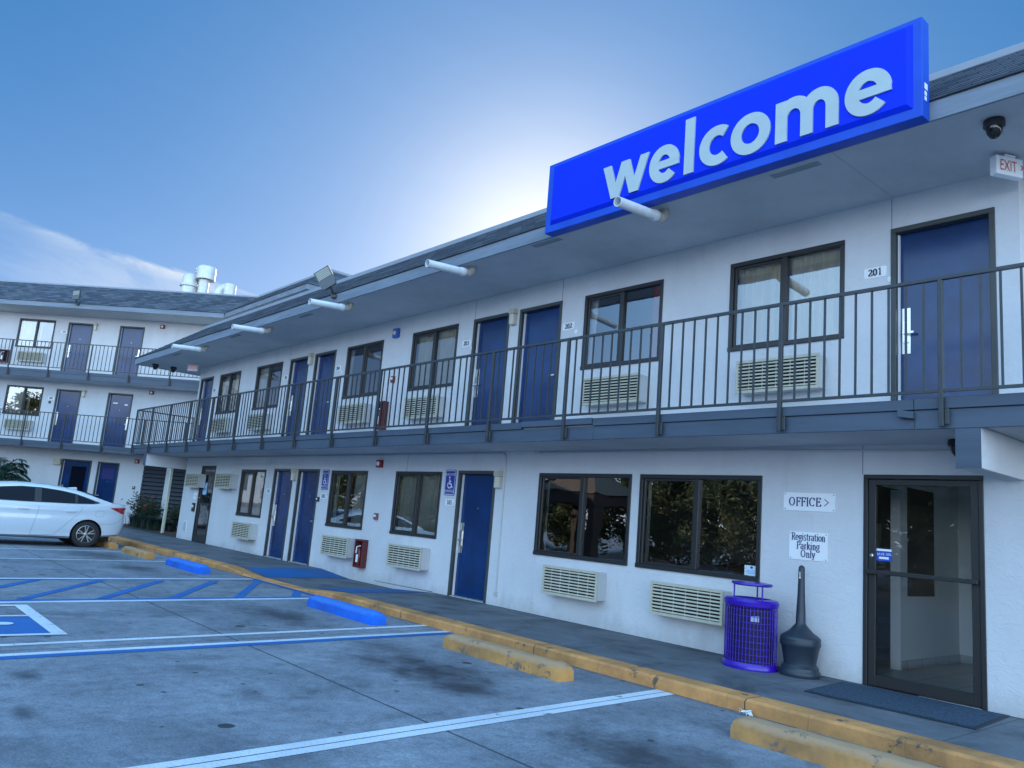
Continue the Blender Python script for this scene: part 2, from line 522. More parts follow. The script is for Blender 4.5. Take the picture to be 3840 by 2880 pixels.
class MB:
    def __init__(s, T=IDT):
        s.V, s.F, s.MI, s.UV, s.T = [], [], [], {}, T

    def v(s, p):
        s.V.append(s.T(*p))
        return len(s.V) - 1

    def face(s, pts, m=0, uv=None):
        s.F.append([s.v(p) for p in pts])
        s.MI.append(m)
        if uv:
            s.UV[len(s.F) - 1] = uv
        return s

    def box(s, x0, x1, y0, y1, z0, z1, m=0):
        b = [s.v((x, y, z)) for z in (z0, z1) for y in (y0, y1) for x in (x0, x1)]
        for f in ((0, 2, 3, 1), (4, 5, 7, 6), (0, 1, 5, 4), (2, 6, 7, 3), (0, 4, 6, 2), (1, 3, 7, 5)):
            s.F.append([b[i] for i in f])
            s.MI.append(m)
        return s

    def extr(s, pts, vec, m=0):
        """closed polygon (3D points) pushed along vec"""
        n = len(pts)
        a = [s.v(p) for p in pts]
        b = [s.v((p[0] + vec[0], p[1] + vec[1], p[2] + vec[2])) for p in pts]
        s.F += [a[::-1], b]
        s.MI += [m, m]
        for i in range(n):
            j = (i + 1) % n
            s.F.append([a[i], a[j], b[j], b[i]])
            s.MI.append(m)
        return s

    def rings(s, rings, m=0, cap=True, closed=False):
        idx = [[s.v(p) for p in r] for r in rings]
        n = len(rings[0])
        k = len(idx)
        for i in range(k if closed else k - 1):
            a, b = idx[i], idx[(i + 1) % k]
            for j in range(n):
                q = (j + 1) % n
                s.F.append([a[j], a[q], b[q], b[j]])
                s.MI.append(m)
        if cap and not closed:
            s.F += [idx[0][::-1], idx[-1]]
            s.MI += [m, m]
        return s

    def tube(s, path, r, n=10, m=0, cap=True):
        P = [Vector(p) for p in path]
        rs = r if isinstance(r, (list, tuple)) else [r] * len(P)
        out = []
        up = None
        for i, p in enumerate(P):
            d = (P[min(i + 1, len(P) - 1)] - P[max(i - 1, 0)]).normalized()
            if up is None:
                up = Vector((0, 0, 1)) if abs(d.z) < 0.9 else Vector((1, 0, 0))
            a = d.cross(up).normalized()
            up = a.cross(d).normalized()
            out.append([tuple(p + (a * math.cos(t) + up * math.sin(t)) * rs[i]) for t in (2 * PI * k / n for k in range(n))])
        return s.rings(out, m, cap)

    def lathe(s, c, prof, n=20, m=0, axis='z', cap=True, sx=1.0, sy=1.0):
        out = []
        for r, h in prof:
            ring = []
            for k in range(n):
                t = 2 * PI * k / n
                a, b = r * math.cos(t) * sx, r * math.sin(t) * sy
                if axis == 'z':
                    ring.append((c[0] + a, c[1] + b, c[2] + h))
                elif axis == 'y':
                    ring.append((c[0] + a, c[1] + h, c[2] + b))
                else:
                    ring.append((c[0] + h, c[1] + a, c[2] + b))
            out.append(ring)
        return s.rings(out, m, cap)

    def add2d(s, polys, fn, m=0, flat=False):
        # neighbouring strokes overlap: each lies a hair's breadth above the last
        for i, p in enumerate(polys):
            k = (i % 24) * 0.00012
            q = [fn(a, b) for a, b in p]
            s.face([(x, y, z + k) for x, y, z in q] if flat else [(x, y - k, z) for x, y, z in q], m)
        return s


def build(mb, name, mats, parent=None, bevel=0.0, smooth=False, seg=2, recalc=True, base=False):
    if not isinstance(mats, (list, tuple)):
        mats = [mats]
    me = bpy.data.meshes.new(name)
    V = [Vector(v) for v in mb.V]
    loc = Vector((0, 0, 0))
    if parent is not None:
        inv = WM[parent].inverted()
        V = [inv @ v for v in V]
    elif base:
        xs, ys, zs = [v.x for v in V], [v.y for v in V], [v.z for v in V]
        loc = Vector(((min(xs) + max(xs)) / 2, (min(ys) + max(ys)) / 2, min(zs)))
        V = [v - loc for v in V]
    me.from_pydata(V, [], mb.F)
    for mt in mats:
        me.materials.append(mt)
    if len(mats) > 1:
        me.polygons.foreach_set('material_index', mb.MI)
    if mb.UV:
        ul = me.uv_layers.new(name='UVMap')
        for fi, uv in mb.UV.items():
            p = me.polygons[fi]
            for li, c in zip(p.loop_indices, uv):
                ul.data[li].uv = c
    if recalc:
        bm = bmesh.new()
        bm.from_mesh(me)
        bmesh.ops.recalc_face_normals(bm, faces=bm.faces)
        bm.to_mesh(me)
        bm.free()
    if smooth:
        for p in me.polygons:
            p.use_smooth = True
    me.update()
    o = bpy.data.objects.new(name, me)
    COL.objects.link(o)
    if parent is not None:
        o.parent = parent
        WM[o] = WM[parent]
    else:
        o.location = loc
        WM[o] = Matrix.Translation(loc)
    if smooth:
        try:
            me.set_sharp_from_angle(angle=R(38))
        except Exception:
            pass
    if bevel > 0:
        b = o.modifiers.new('edge', 'BEVEL')
        b.width = bevel
        b.segments = seg
        b.limit_method = 'ANGLE'
        b.angle_limit = R(40)
    return o


def tag(o, label, cat, group=None):
    o['label'] = label
    o['category'] = cat
    if group:
        o['group'] = group
    return o


def thing(name, label, cat, loc=(0, 0, 0), rz=0.0, group=None):
    o = bpy.data.objects.new(name, None)
    o.empty_display_size = 0.2
    COL.objects.link(o)
    o.location = loc
    o.rotation_euler = (0, 0, rz)
    WM[o] = Matrix.Translation(Vector(loc)) @ Matrix.Rotation(rz, 4, 'Z')
    return tag(o, label, cat, group)


def structure(o):
    o['kind'] = 'structure'
    return o


KIDS = {}


def copy_tree(root, loc, rz, label):
    r = root.copy()
    COL.objects.link(r)
    r.location = loc
    r.rotation_euler = (0, 0, rz)
    if label:
        r['label'] = label
    for ch in list(root.children):
        c = ch.copy()
        COL.objects.link(c)
        c.parent = r
        for g in list(ch.children):
            d = g.copy()
            COL.objects.link(d)
            d.parent = c
    return r


# ------------------------------------------------------------------ lettering
def arc(cx, cy, rx, ry, a0, a1, n=14):
    return [(cx + rx * math.cos(R(a0 + (a1 - a0) * i / n)), cy + ry * math.sin(R(a0 + (a1 - a0) * i / n))) for i in range(n + 1)]


def stroke(path, wfun, closed=False):
    """flat strip polygons along a 2D path; wfun(dx, dy) gives the full width"""
    P = path
    n = len(P)
    L, Rr = [], []
    for i in range(n):
        if closed:
            a, b = P[(i - 1) % n], P[(i + 1) % n]
            p0, p1, p2 = P[(i - 1) % n], P[i], P[(i + 1) % n]
        else:
            p0, p1, p2 = P[max(i - 1, 0)], P[i], P[min(i + 1, n - 1)]
        d1 = Vector((p1[0] - p0[0], p1[1] - p0[1]))
        d2 = Vector((p2[0] - p1[0], p2[1] - p1[1]))
        if d1.length < 1e-9:
            d1 = d2
        if d2.length < 1e-9:
            d2 = d1
        d1.normalize()
        d2.normalize()
        d = (d1 + d2).normalized()
        w = wfun(d.x, d.y) / 2
        k = 1 / max(0.45, d.dot(d1))
        nx, ny = -d.y * w * k, d.x * w * k
        L.append((p1[0] + nx, p1[1] + ny))
        Rr.append((p1[0] - nx, p1[1] - ny))
    out = []
    for i in range(n if closed else n - 1):
        j = (i + 1) % n
        out.append([L[i], Rr[i], Rr[j], L[j]])
    return out


def serif(x, y, w=0.2):
    return [[(x - w / 2 - 0.03, y - 0.02), (x + w / 2 + 0.03, y - 0.02), (x + w / 2 + 0.03, y + 0.03), (x - w / 2 - 0.03, y + 0.03)]]


TH, TN = 0.15, 0.06
HEAVY = [1.0]
PEN = lambda dx, dy: (TN + (TH - TN) * abs(dy) ** 1.3) * HEAVY[0]
XH = 0.66


def glyph(ch):
    """(advance, polygons) of a plain serif letter, cap height 1"""
    S = lambda *p, c=False: stroke(list(p), PEN, c)
    E = lambda *a, c=False: stroke(arc(*a), PEN, c)
    if ch == ' ':
        return 0.32, []
    if ch == 'O':
        return 0.92, E(0.43, 0.5, 0.33, 0.46, 0, 360)
    if ch == 'C':
        return 0.84, E(0.43, 0.5, 0.33, 0.46, 38, 322) + S((0.7, 0.68), (0.7, 0.92))
    if ch == 'F':
        return 0.68, S((0.2, 0), (0.2, 1)) + S((0.1, 0.96), (0.62, 0.96)) + S((0.2, 0.52), (0.5, 0.52)) + S((0.6, 0.97), (0.62, 0.76)) + S((0.5, 0.42), (0.5, 0.62)) + serif(0.2, 0, 0.26)
    if ch == 'E':
        return 0.74, S((0.2, 0), (0.2, 1)) + S((0.1, 0.96), (0.62, 0.96)) + S((0.2, 0.52), (0.5, 0.52)) + S((0.1, 0.03), (0.66, 0.03)) + S((0.61, 0.97), (0.62, 0.77)) + S((0.65, 0.02), (0.68, 0.25)) + S((0.5, 0.42), (0.5, 0.62))
    if ch == 'I':
        return 0.4, S((0.2, 0), (0.2, 1)) + serif(0.2, 0, 0.24) + serif(0.2, 0.98, 0.24)
    if ch == '>':
        return 0.7, stroke([(0.1, 0.85), (0.6, 0.47), (0.1, 0.1)], lambda a, b: 0.09)
    if ch in 'RP':
        g = S((0.2, 0), (0.2, 1)) + S((0.1, 0.96), (0.4, 0.96)) + E(0.38, 0.73, 0.25, 0.23, 90, -90) + S((0.2, 0.5), (0.4, 0.5)) + serif(0.2, 0, 0.26)
        if ch == 'R':
            return 0.78, g + S((0.38, 0.5), (0.72, 0.0))
        return 0.72, g
    if ch == 'e':
        return 0.58, E(0.29, XH / 2, 0.22, XH / 2 - 0.03, 0, 318) + S((0.07, 0.35), (0.5, 0.35))
    if ch == 'o':
        return 0.6, E(0.3, XH / 2, 0.23, XH / 2 - 0.03, 0, 360)
    if ch == 'g':
        return 0.6, E(0.28, XH * 0.6, 0.19, XH * 0.37, 0, 360) + S((0.42, XH - 0.05), (0.58, XH)) + E(0.28, -0.12, 0.22, 0.14, 80, 420)
    if ch == 'i':
        return 0.32, S((0.16, 0), (0.16, XH)) + serif(0.16, 0, 0.2) + S((0.04, XH - 0.03), (0.16, XH - 0.03)) + stroke(arc(0.15, 0.9, 0.035, 0.035, 0, 360, 8), lambda a, b: 0.08)
    if ch == 's':
        return 0.48, stroke(arc(0.24, XH * 0.74, 0.15, XH * 0.24, 40, 230) + arc(0.22, XH * 0.26, 0.16, XH * 0.25, 60, -140), lambda a, b: 0.11)
    if ch == 't':
        return 0.4, S((0.17, 0.86), (0.17, 0.12), (0.24, 0.03), (0.36, 0.06)) + S((0.03, XH - 0.03), (0.36, XH - 0.03))
    if ch == 'r':
        return 0.46, S((0.16, 0), (0.16, XH)) + serif(0.16, 0, 0.2) + S((0.04, XH - 0.03), (0.16, XH - 0.03)) + E(0.36, XH * 0.6, 0.18, XH * 0.38, 175, 70)
    if ch == 'a':
        return 0.56, E(0.25, XH * 0.72, 0.17, XH * 0.25, 160, 0) + S((0.42, XH * 0.72), (0.42, 0.06), (0.52, 0.02)) + E(0.23, XH * 0.28, 0.16, XH * 0.26, 60, 330)
    if ch == 'n':
        return 0.64, S((0.16, 0), (0.16, XH)) + serif(0.16, 0, 0.2) + serif(0.48, 0, 0.2) + S((0.04, XH - 0.03), (0.16, XH - 0.03)) + S(*arc(0.32, XH * 0.62, 0.16, XH * 0.35, 180, 0), (0.48, 0))
    if ch == 'k':
        return 0.62, S((0.16, 0), (0.16, 1.0)) + serif(0.16, 0, 0.2) + S((0.04, 0.98), (0.16, 0.98)) + S((0.18, 0.28), (0.5, XH)) + S((0.26, 0.36), (0.56, 0.0)) + serif(0.48, XH, 0.14)
    if ch == 'l':
        return 0.32, S((0.16, 0), (0.16, 1.0)) + serif(0.16, 0, 0.2) + S((0.04, 0.98), (0.16, 0.98))
    if ch == 'y':
        return 0.58, S((0.08, XH), (0.3, 0.04)) + S((0.5, XH), (0.22, -0.2), (0.08, -0.22)) + serif(0.1, XH, 0.16) + serif(0.5, XH, 0.12)
    if ch == '0':
        return 0.62, E(0.3, 0.5, 0.2, 0.46, 0, 360)
    if ch == '1':
        return 0.62, S((0.3, 0), (0.3, 0.98), (0.12, 0.84)) + serif(0.3, 0, 0.3)
    if ch == '2':
        return 0.62, S(*arc(0.29, 0.72, 0.19, 0.25, 165, -40), (0.09, 0.06)) + S((0.08, 0.05), (0.54, 0.05)) + S((0.53, 0.05), (0.55, 0.25))
    if ch == '3':
        return 0.62, E(0.27, 0.74, 0.18, 0.22, 150, -90) + E(0.27, 0.27, 0.21, 0.25, 90, -150)
    if ch == '4':
        return 0.62, S((0.42, 0), (0.42, 0.98)) + S((0.42, 0.98), (0.06, 0.3)) + S((0.05, 0.28), (0.58, 0.28)) + serif(0.42, 0, 0.18)
    if ch == '5':
        return 0.62, S((0.14, 0.95), (0.52, 0.95)) + S((0.16, 0.95), (0.13, 0.56)) + E(0.27, 0.32, 0.21, 0.29, 110, -150)
    if ch == '6':
        return 0.62, E(0.3, 0.3, 0.2, 0.27, 0, 360) + S((0.11, 0.36), (0.2, 0.75), (0.44, 0.97))
    if ch == '8':
        return 0.62, E(0.3, 0.74, 0.17, 0.22, 0, 360) + E(0.3, 0.26, 0.21, 0.25, 0, 360)
    return 0.5, []


def serif_text(s, h, xc, zb, squeeze=1.0):
    """polygons of a centred line of text: cap height h, centre xc, baseline zb"""
    adv = sum(glyph(c)[0] for c in s) * h * squeeze
    x = xc - adv / 2
    out = []
    for c in s:
        a, P = glyph(c)
        out += [[(x + p * h * squeeze, zb + q * h) for p, q in poly] for poly in P]
        x += a * h * squeeze
    return out


def sans_text(s, h, xc, zb, wide=1.0):
    cu = bpy.data.curves.new('tmp_text', 'FONT')
    cu.body = s
    cu.size = 1.0
    ob = bpy.data.objects.new('tmp_text', cu)
    COL.objects.link(ob)
    me = bpy.data.meshes.new_from_object(ob.evaluated_get(bpy.context.evaluated_depsgraph_get()))
    COL.objects.unlink(ob)
    bpy.data.objects.remove(ob)
    bpy.data.curves.remove(cu)
    xs = [v.co.x for v in me.vertices]
    x0, x1 = min(xs), max(xs)
    sc = h / 0.73
    out = [[(xc + (me.vertices[i].co.x - (x0 + x1) / 2) * sc * wide, zb + me.vertices[i].co.y * sc) for i in p.vertices] for p in me.polygons]
    bpy.data.meshes.remove(me)
    return out


def rrect(x0, x1, z0, z1, r, n=4):
    out = []
    for cx, cz, a in ((x1 - r, z0 + r, -90), (x1 - r, z1 - r, 0), (x0 + r, z1 - r, 90), (x0 + r, z0 + r, 180)):
        out += arc(cx, cz, r, r, a, a + 90, n)
    return out


def wheelchair(xc, zc, s):
    k = lambda w: (lambda a, b: w * s)
    P = lambda pts: [(xc + x * s, zc + z * s) for x, z in pts]
    g = stroke(P(arc(-0.02, -0.2, 0.26, 0.26, 130, 385, 16)), k(0.09))
    g += stroke(P([(-0.06, 0.28), (-0.03, -0.1), (0.2, -0.12), (0.3, -0.4), (0.42, -0.36)]), k(0.1))
    g += stroke(P([(-0.04, 0.1), (0.18, 0.1)]), k(0.08))
    g.append(P(arc(-0.07, 0.42, 0.085, 0.085, 0, 360, 12)[:-1]))
    return g


# ------------------------------------------------------------------ levels
def interp(x, P):
    if x <= P[0][0]:
        return P[0][1]
    for (a, b), (c, d) in zip(P, P[1:]):
        if x <= c:
            return b + (d - b) * (x - a) / (c - a)
    return P[-1][1]


def zl(x):
    return interp(-x, [(3, 0.0), (14, 0.08), (40, 0.1)])


def zw0(x):
    return 0.12 + max(-4, (-x - 3)) * 0.0045


def zw(x):
    if -15.6 < x < -11.5:
        lo = zl(x) + 0.008
        if x < -14.45:
            return lo + (zw0(x) - lo) * ((-x - 14.45) / 1.15)
        if x > -12.75:
            return lo + (zw0(x) - lo) * ((x + 12.75) / 1.25)
        return lo
    return zw0(x)


YW = 8.52
# ------------------------------------------------------------------ ground
XB = [70, 20, 8, 4, -3, -8.5, -14, -20, -28, -40, -70, -160]
mb = MB()
YB = [-200, -60, -20, -8, 0, 6.56]
for i in range(len(XB) - 1):
    for j in range(len(YB) - 1):
        a, b = XB[i], XB[i + 1]
        mb.face([(a, YB[j], zl(a)), (b, YB[j], zl(b)), (b, YB[j + 1], zl(b)), (a, YB[j + 1], zl(a))])
structure(build(mb, 'parking_lot', M_LOT))
mb = MB()
mb.face([(-600, -600, -0.12), (600, -600, -0.12), (600, 900, -0.12), (-600, 900, -0.12)])
structure(build(mb, 'ground', mat('far_ground', (0.09, 0.1, 0.08), 0.95, var=0.4, vscale=0.2)))
# walkway and kerb
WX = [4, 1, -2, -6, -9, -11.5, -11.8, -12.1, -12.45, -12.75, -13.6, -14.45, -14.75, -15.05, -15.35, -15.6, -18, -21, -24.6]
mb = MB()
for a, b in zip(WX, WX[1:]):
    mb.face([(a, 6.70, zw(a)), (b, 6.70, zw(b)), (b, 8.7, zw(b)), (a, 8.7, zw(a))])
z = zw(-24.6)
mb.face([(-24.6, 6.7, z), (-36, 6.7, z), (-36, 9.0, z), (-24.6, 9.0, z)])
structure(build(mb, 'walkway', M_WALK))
mb = MB()
KX = sorted(set(WX + [-22.5, -36, -7, -5, -3.2, -1]), reverse=True)
for a, b in zip(KX, KX[1:]):
    za, zb_ = zw(max(a, -24.6)) + 0.004, zw(max(b, -24.6)) + 0.004
    w = 0.0
    mb.face([(a, 6.47, za), (b, 6.47, zb_), (b, 6.705, zb_), (a, 6.705, za)])
    mb.face([(a, 6.445, za - 0.022), (b, 6.445, zb_ - 0.022), (b, 6.47, zb_), (a, 6.47, za)])
    mb.face([(a, 6.445, min(za - 0.022, zl(a) - 0.05)), (b, 6.445, min(zb_ - 0.022, zl(b) - 0.05)), (b, 6.445, zb_ - 0.022), (a, 6.445, za - 0.022)])
    mb.face([(a, 6.705, za), (b, 6.705, zb_), (b, 6.705, zb_ - 0.1), (a, 6.705, za - 0.1)])
bm_k = build(mb, 'kerb', M_YEL)
structure(bm_k)
# blue painted ramp sides, and the bare flat between
for nm, pts in (('ramp_paint', [(-15.42, 6.78), (-15.6, 8.51), (-14.45, 8.51), (-14.45, 6.78)]), ('ramp_paint', [(-12.75, 6.9), (-12.75, 8.51), (-11.55, 8.44), (-11.42, 6.78)])):
    mb = MB()
    n = 8
    (x0, y0), (x1, y1), (x2, y2), (x3, y3) = pts
    for i in range(n):
        s, e = i / n, (i + 1) / n
        q = []
        for t, up in ((s, 0), (e, 0), (e, 1), (s, 1)):
            xa, ya = (x0 + (x3 - x0) * t, y0 + (y3 - y0) * t)
            xb, yb = (x1 + (x2 - x1) * t, y1 + (y2 - y1) * t)
            x, y = (xb, yb) if up else (xa, ya)
            q.append((x, y, zw(x) + 0.006))
        mb.face(q)
    structure(build(mb, nm, M_RAMPB))
# ramp apron paint of the kerb side edge: blue strip at the foot of the ramp
def strip(name, quads, m, dz=0.004):
    mb = MB()
    for q in quads:
        mb.face([(x, y, zl(x) + dz) for x, y in q])
    return structure(build(mb, name, m))


def line(x0, y0, x1, y1, w, off=0.0):
    """quad of width w in X between two points, extended"""
    return [(x0 + off, y0), (x0 + off + w, y0), (x1 + off + w, y1), (x1 + off, y1)]


strip('white_line', [line(-4.42, -3, -4.99, 6.42, 0.1), line(-4.307, -3, -4.877, 6.42, 0.1)], M_PAINTW)
strip('white_line', [line(-8.02, -3, -8.88, 6.44, 0.1)], M_PAINTW)
strip('white_line', [line(-7.6, -3, -8.4, 6.44, 0.1)], M_PAINTW)
strip('blue_line', [line(-7.5, -3, -8.3, 6.44, 0.13)], M_PAINTB)
strip('blue_line', [line(-11.0, -2, -11.74, 6.42, 0.15)], M_PAINTB)
strip('white_line', [line(-10.85, -2, -11.59, 6.42, 0.13)], M_PAINTW)
strip('white_line', [line(-13.2, -2, -14.2, 6.42, 0.13)], M_PAINTW)
strip('blue_line', [line(-13.07, -2, -14.07, 6.42, 0.1)], M_PAINTB)
strip('white_line', [line(-16.75, -1, -17.5, 6.3, 0.1)], M_PAINTW)
strip('white_line', [line(-19.0, -1, -20.0, 6.2, 0.1)], M_PAINTW)
strip('white_line', [line(-22.9, -1, -23.9, 6.2, 0.1)], M_PAINTW)
for k, yf in enumerate((0.8, 1.75, 2.68, 3.58, 4.5, 5.42, 6.33)):
    yb = yf - 1.42
    q = [(-13.42 - 0.075 * (yf - 1.75), yf), (-13.42 - 0.075 * (yf - 1.75), yf + 0.16), (-11.42 - 0.06 * yb + 0.13, yb + 0.15), (-11.42 - 0.06 * yb + 0.13, yb)]
    if k == 6:
        q = [(-13.88, 6.3), (-13.88, 6.44), (-11.58, 5.1), (-11.58, 4.95)]
    strip('hatch_stripe', [q], M_PAINTB, 0.006)
strip('hatch_stripe', [[(-12.55, 6.4), (-12.38, 6.44), (-11.66, 6.06), (-11.66, 5.9)]], M_PAINTB, 0.006)
strip('blue_line', [[(-14.2, 6.34), (-14.2, 6.44), (-11.6, 6.44), (-11.6, 6.34)]], M_PAINTB, 0.008)
# accessible bay emblem
strip('emblem_border', [[(-10.9, 2.05), (-10.9, 2.19), (-8.82, 2.17), (-8.82, 2.04)], [(-10.9, 0.6), (-10.78, 0.6), (-10.78, 2.05), (-10.9, 2.05)],
                        [(-10.1, 0.6), (-10.02, 0.6), (-10.02, 2.05), (-10.1, 2.05)], [(-8.92, 0.6), (-8.82, 0.6), (-8.82, 2.04), (-8.92, 2.04)]], M_PAINTW, 0.008)
strip('emblem_ground', [[(-10.02, 0.6), (-8.92, 0.6), (-8.92, 2.05), (-10.02, 2.05)]], M_PAINTB, 0.004)
mb = MB()
mb.add2d(wheelchair(-9.47, 1.3, 1.05), lambda a, b: (a, b, zl(a) + 0.008), flat=True)
structure(build(mb, 'emblem_symbol', M_PAINTW))

# ------------------------------------------------------------------ building kit
def wall_sheet(mb, x0, x1, z0, z1, yw, openings, depth=0.15, m=0, rm=0):
    xs = sorted(set([x0, x1] + [v for o in openings for v in o[:2]]))
    zs = sorted(set([z0, z1] + [v for o in openings for v in o[2:4]]))
    for a, b in zip(xs, xs[1:]):
        for c, d in zip(zs, zs[1:]):
            mx, mz = (a + b) / 2, (c + d) / 2
            if any(o[0] < mx < o[1] and o[2] < mz < o[3] for o in openings):
                continue
            mb.face([(a, yw, c), (b, yw, c), (b, yw, d), (a, yw, d)], m)
    for o in openings:
        a, b, c, d = o[:4]
        y2 = yw + depth
        mb.face([(a, yw, c), (a, y2, c), (a, y2, d), (a, yw, d)], rm)
        mb.face([(b, yw, c), (b, yw, d), (b, y2, d), (b, y2, c)], rm)
        mb.face([(a, yw, d), (a, y2, d), (b, y2, d), (b, yw, d)], rm)
        mb.face([(a, yw, c), (b, yw, c), (b, y2, c), (a, y2, c)], rm)


def pleats(mb, x0, x1, z0, z1, y, amp=0.038, wl=0.13, m=0):
    n = max(6, int((x1 - x0) / wl * 6))
    ph = random.random() * 6
    row = []
    for i in range(n + 1):
        x = x0 + (x1 - x0) * i / n
        k = (x - x0) / wl * 2 * PI
        a = amp * (math.sin(k + ph + 0.7 * math.sin(k * 0.23)) + 0.35 * math.sin(k * 0.47 + 1.3))
        row.append((x, y + a))
    for (xa, ya), (xb, yb) in zip(row, row[1:]):
        zm = (z0 + z1) / 2
        mb.face([(xa, ya * 0.4 + y * 0.6, z1), (xb, yb * 0.4 + y * 0.6, z1), (xb, yb, zm), (xa, ya, zm)], m)
        mb.face([(xa, ya, zm), (xb, yb, zm), (xb, yb, z0), (xa, ya, z0)], m)


def window(root, T, x0, x1, z0, z1, yw, curtains, office=False, sash_left=True):
    f = 0.055
    mb = MB(T)
    y0, y1 = yw - 0.014, yw + 0.075
    mb.box(x0, x1, y0, y1, z1 - f, z1)
    mb.box(x0, x1, y0 - 0.012, y1, z0, z0 + f)
    mb.box(x0, x0 + f, y0, y1, z0 + f, z1 - f)
    mb.box(x1 - f, x1, y0, y1, z0 + f, z1 - f)
    xm = (x0 + x1) / 2
    mb.box(xm - 0.033, xm + 0.033, y0 + 0.006, y1 - 0.003, z0 + f, z1 - f)
    s0, s1 = (x0 + f, xm - 0.033) if sash_left else (xm + 0.033, x1 - f)
    g = 0.03
    ya, yb = yw + 0.012, yw + 0.05
    mb.box(s0, s0 + g, ya, yb, z0 + f, z1 - f)
    mb.box(s1 - g, s1, ya, yb, z0 + f, z1 - f)
    mb.box(s0 + g, s1 - g, ya, yb, z1 - f - g, z1 - f)
    mb.box(s0 + g, s1 - g, ya, yb, z0 + f, z0 + f + g)
    w = build(mb, 'window', M_BRONZE, root, bevel=0.004, seg=1)
    mb = MB(T)
    for a, b, yy in ((x0 + f, xm - 0.033, yw + 0.03), (xm + 0.033, x1 - f, yw + 0.034)):
        mb.face([(a, yy, z0 + f), (b, yy, z0 + f), (b, yy, z1 - f), (a, yy, z1 - f)])
    build(mb, 'pane', M_GLASSW if office else M_GLASS, w, recalc=False)
    for a, b, mm in curtains:
        mb = MB(T)
        pleats(mb, x0 + (x1 - x0) * a, x0 + (x1 - x0) * b, z0 - 0.1, z1 + 0.05, yw + 0.115)
        build(mb, 'curtain', mm, w, smooth=True, recalc=False)
    return w


def door(root, T, x0, x1, z0, z1, yw, hand='L', plate=True, glassy=False, panel=None, leafm=None, name='door'):
    f = 0.055
    yl = yw + 0.085
    mb = MB(T)
    mb.box(x0 + f, x1 - f, yl, yl + 0.045, z0 + 0.018, z1 - f)
    d = build(mb, name, leafm or M_DOOR, root, bevel=0.003, seg=1)
    mb = MB(T)
    y0, y1 = yw - 0.016, yw + 0.14
    mb.box(x0, x0 + f, y0, y1, z0, z1 - f)
    mb.box(x1 - f, x1, y0, y1, z0, z1 - f)
    mb.box(x0, x1, y0, y1, z1 - f, z1)
    mb.box(x0 + f, x0 + f + 0.014, yl + 0.045, y1, z0, z1 - f)
    mb.box(x1 - f - 0.014, x1 - f, yl + 0.045, y1, z0, z1 - f)
    build(mb, 'door_frame', M_FRAME, d, bevel=0.004, seg=1)
    mb = MB(T)
    mb.box(x0 + f, x1 - f, yw - 0.012, yl + 0.06, z0, z0 + 0.016)
    build(mb, 'threshold', mat('threshold_grey', (0.42, 0.43, 0.43), 0.6, var=0.2, vscale=9), d)
    mb = MB(T)
    mb.box(x0 + f, x0 + f + 0.013, yw + 0.045, yl - 0.003, z0 + 0.02, z1 - f - 0.01)
    build(mb, 'weather_strip', M_STRIP, d)
    zc = z0 + 1.0
    hx = x0 + f + 0.07 if hand == 'L' else x1 - f - 0.07
    sg = 1 if hand == 'L' else -1
    mb = MB(T)
    if plate:
        mb.box(hx - 0.045, hx + 0.045, yl - 0.006, yl, zc - 0.27, zc + 0.24)
        mb.box(hx - 0.03, hx + 0.03, yl - 0.022, yl - 0.006, zc - 0.15, zc + 0.1)
    mb.box(hx - 0.014, hx + 0.014, yl - 0.055, yl - 0.006, zc - 0.06, zc - 0.032)
    mb.box(hx - 0.016 * sg if sg > 0 else hx - 0.1, hx + 0.1 if sg > 0 else hx + 0.016, yl - 0.068, yl - 0.055, zc - 0.06, zc - 0.034)
    build(mb, 'door_handle', M_STEEL, d, bevel=0.004)
    mb = MB(T)
    mb.lathe(((x0 + x1) / 2, yl - 0.004, z0 + 1.5), [(0.011, 0), (0.011, 0.006)], 10, axis='y')
    build(mb, 'peephole', M_STEEL, d)
    return d


def railing(root, T, x0, x1, y, z0, z1, zbot, posts, step=0.158, ret=None):
    """rails with pickets; posts run down over the edge board"""
    mb = MB(T)
    mb.box(x0, x1, y - 0.022, y + 0.022, z1 - 0.03, z1)
    mb.box(x0, x1, y - 0.018, y + 0.018, z0, z0 + 0.026)
    n = int((x1 - x0) / step)
    for i in range(1, n + 1):
        x = x0 + i * (x1 - x0) / (n + 1)
        if any(abs(x - p) < 0.045 for p in posts):
            continue
        mb.box(x - 0.009, x + 0.009, y - 0.009, y + 0.009, z0 + 0.026, z1 - 0.03)
    if ret:
        xr, ye = ret
        mb.box(xr - 0.022, xr + 0.022, y + 0.022, ye, z1 - 0.031, z1 - 0.001)
        mb.box(xr - 0.018, xr + 0.018, y + 0.018, ye, z0 + 0.001, z0 + 0.025)
        n = int((ye - y) / step)
        for i in range(1, n + 1):
            yy = y + i * (ye - y) / (n + 1)
            mb.box(xr - 0.009, xr + 0.009, yy - 0.009, yy + 0.009, z0 + 0.025, z1 - 0.031)
    r = build(mb, 'balcony_railing', M_RAIL, root)
    for p in posts:
        mb = MB(T)
        mb.box(p - 0.021, p + 0.021, y - 0.026, y + 0.016, zbot, z1 - 0.031)
        mb.box(p + 0.022, p + 0.06, y - 0.004, y + 0.012, zbot + 0.02, zbot + 0.16)
        build(mb, 'post', M_RAIL, r, bevel=0.003, seg=1)
    return r


SL, RUN = 0.73, 1.5      # roof slope and its run
NC = 12


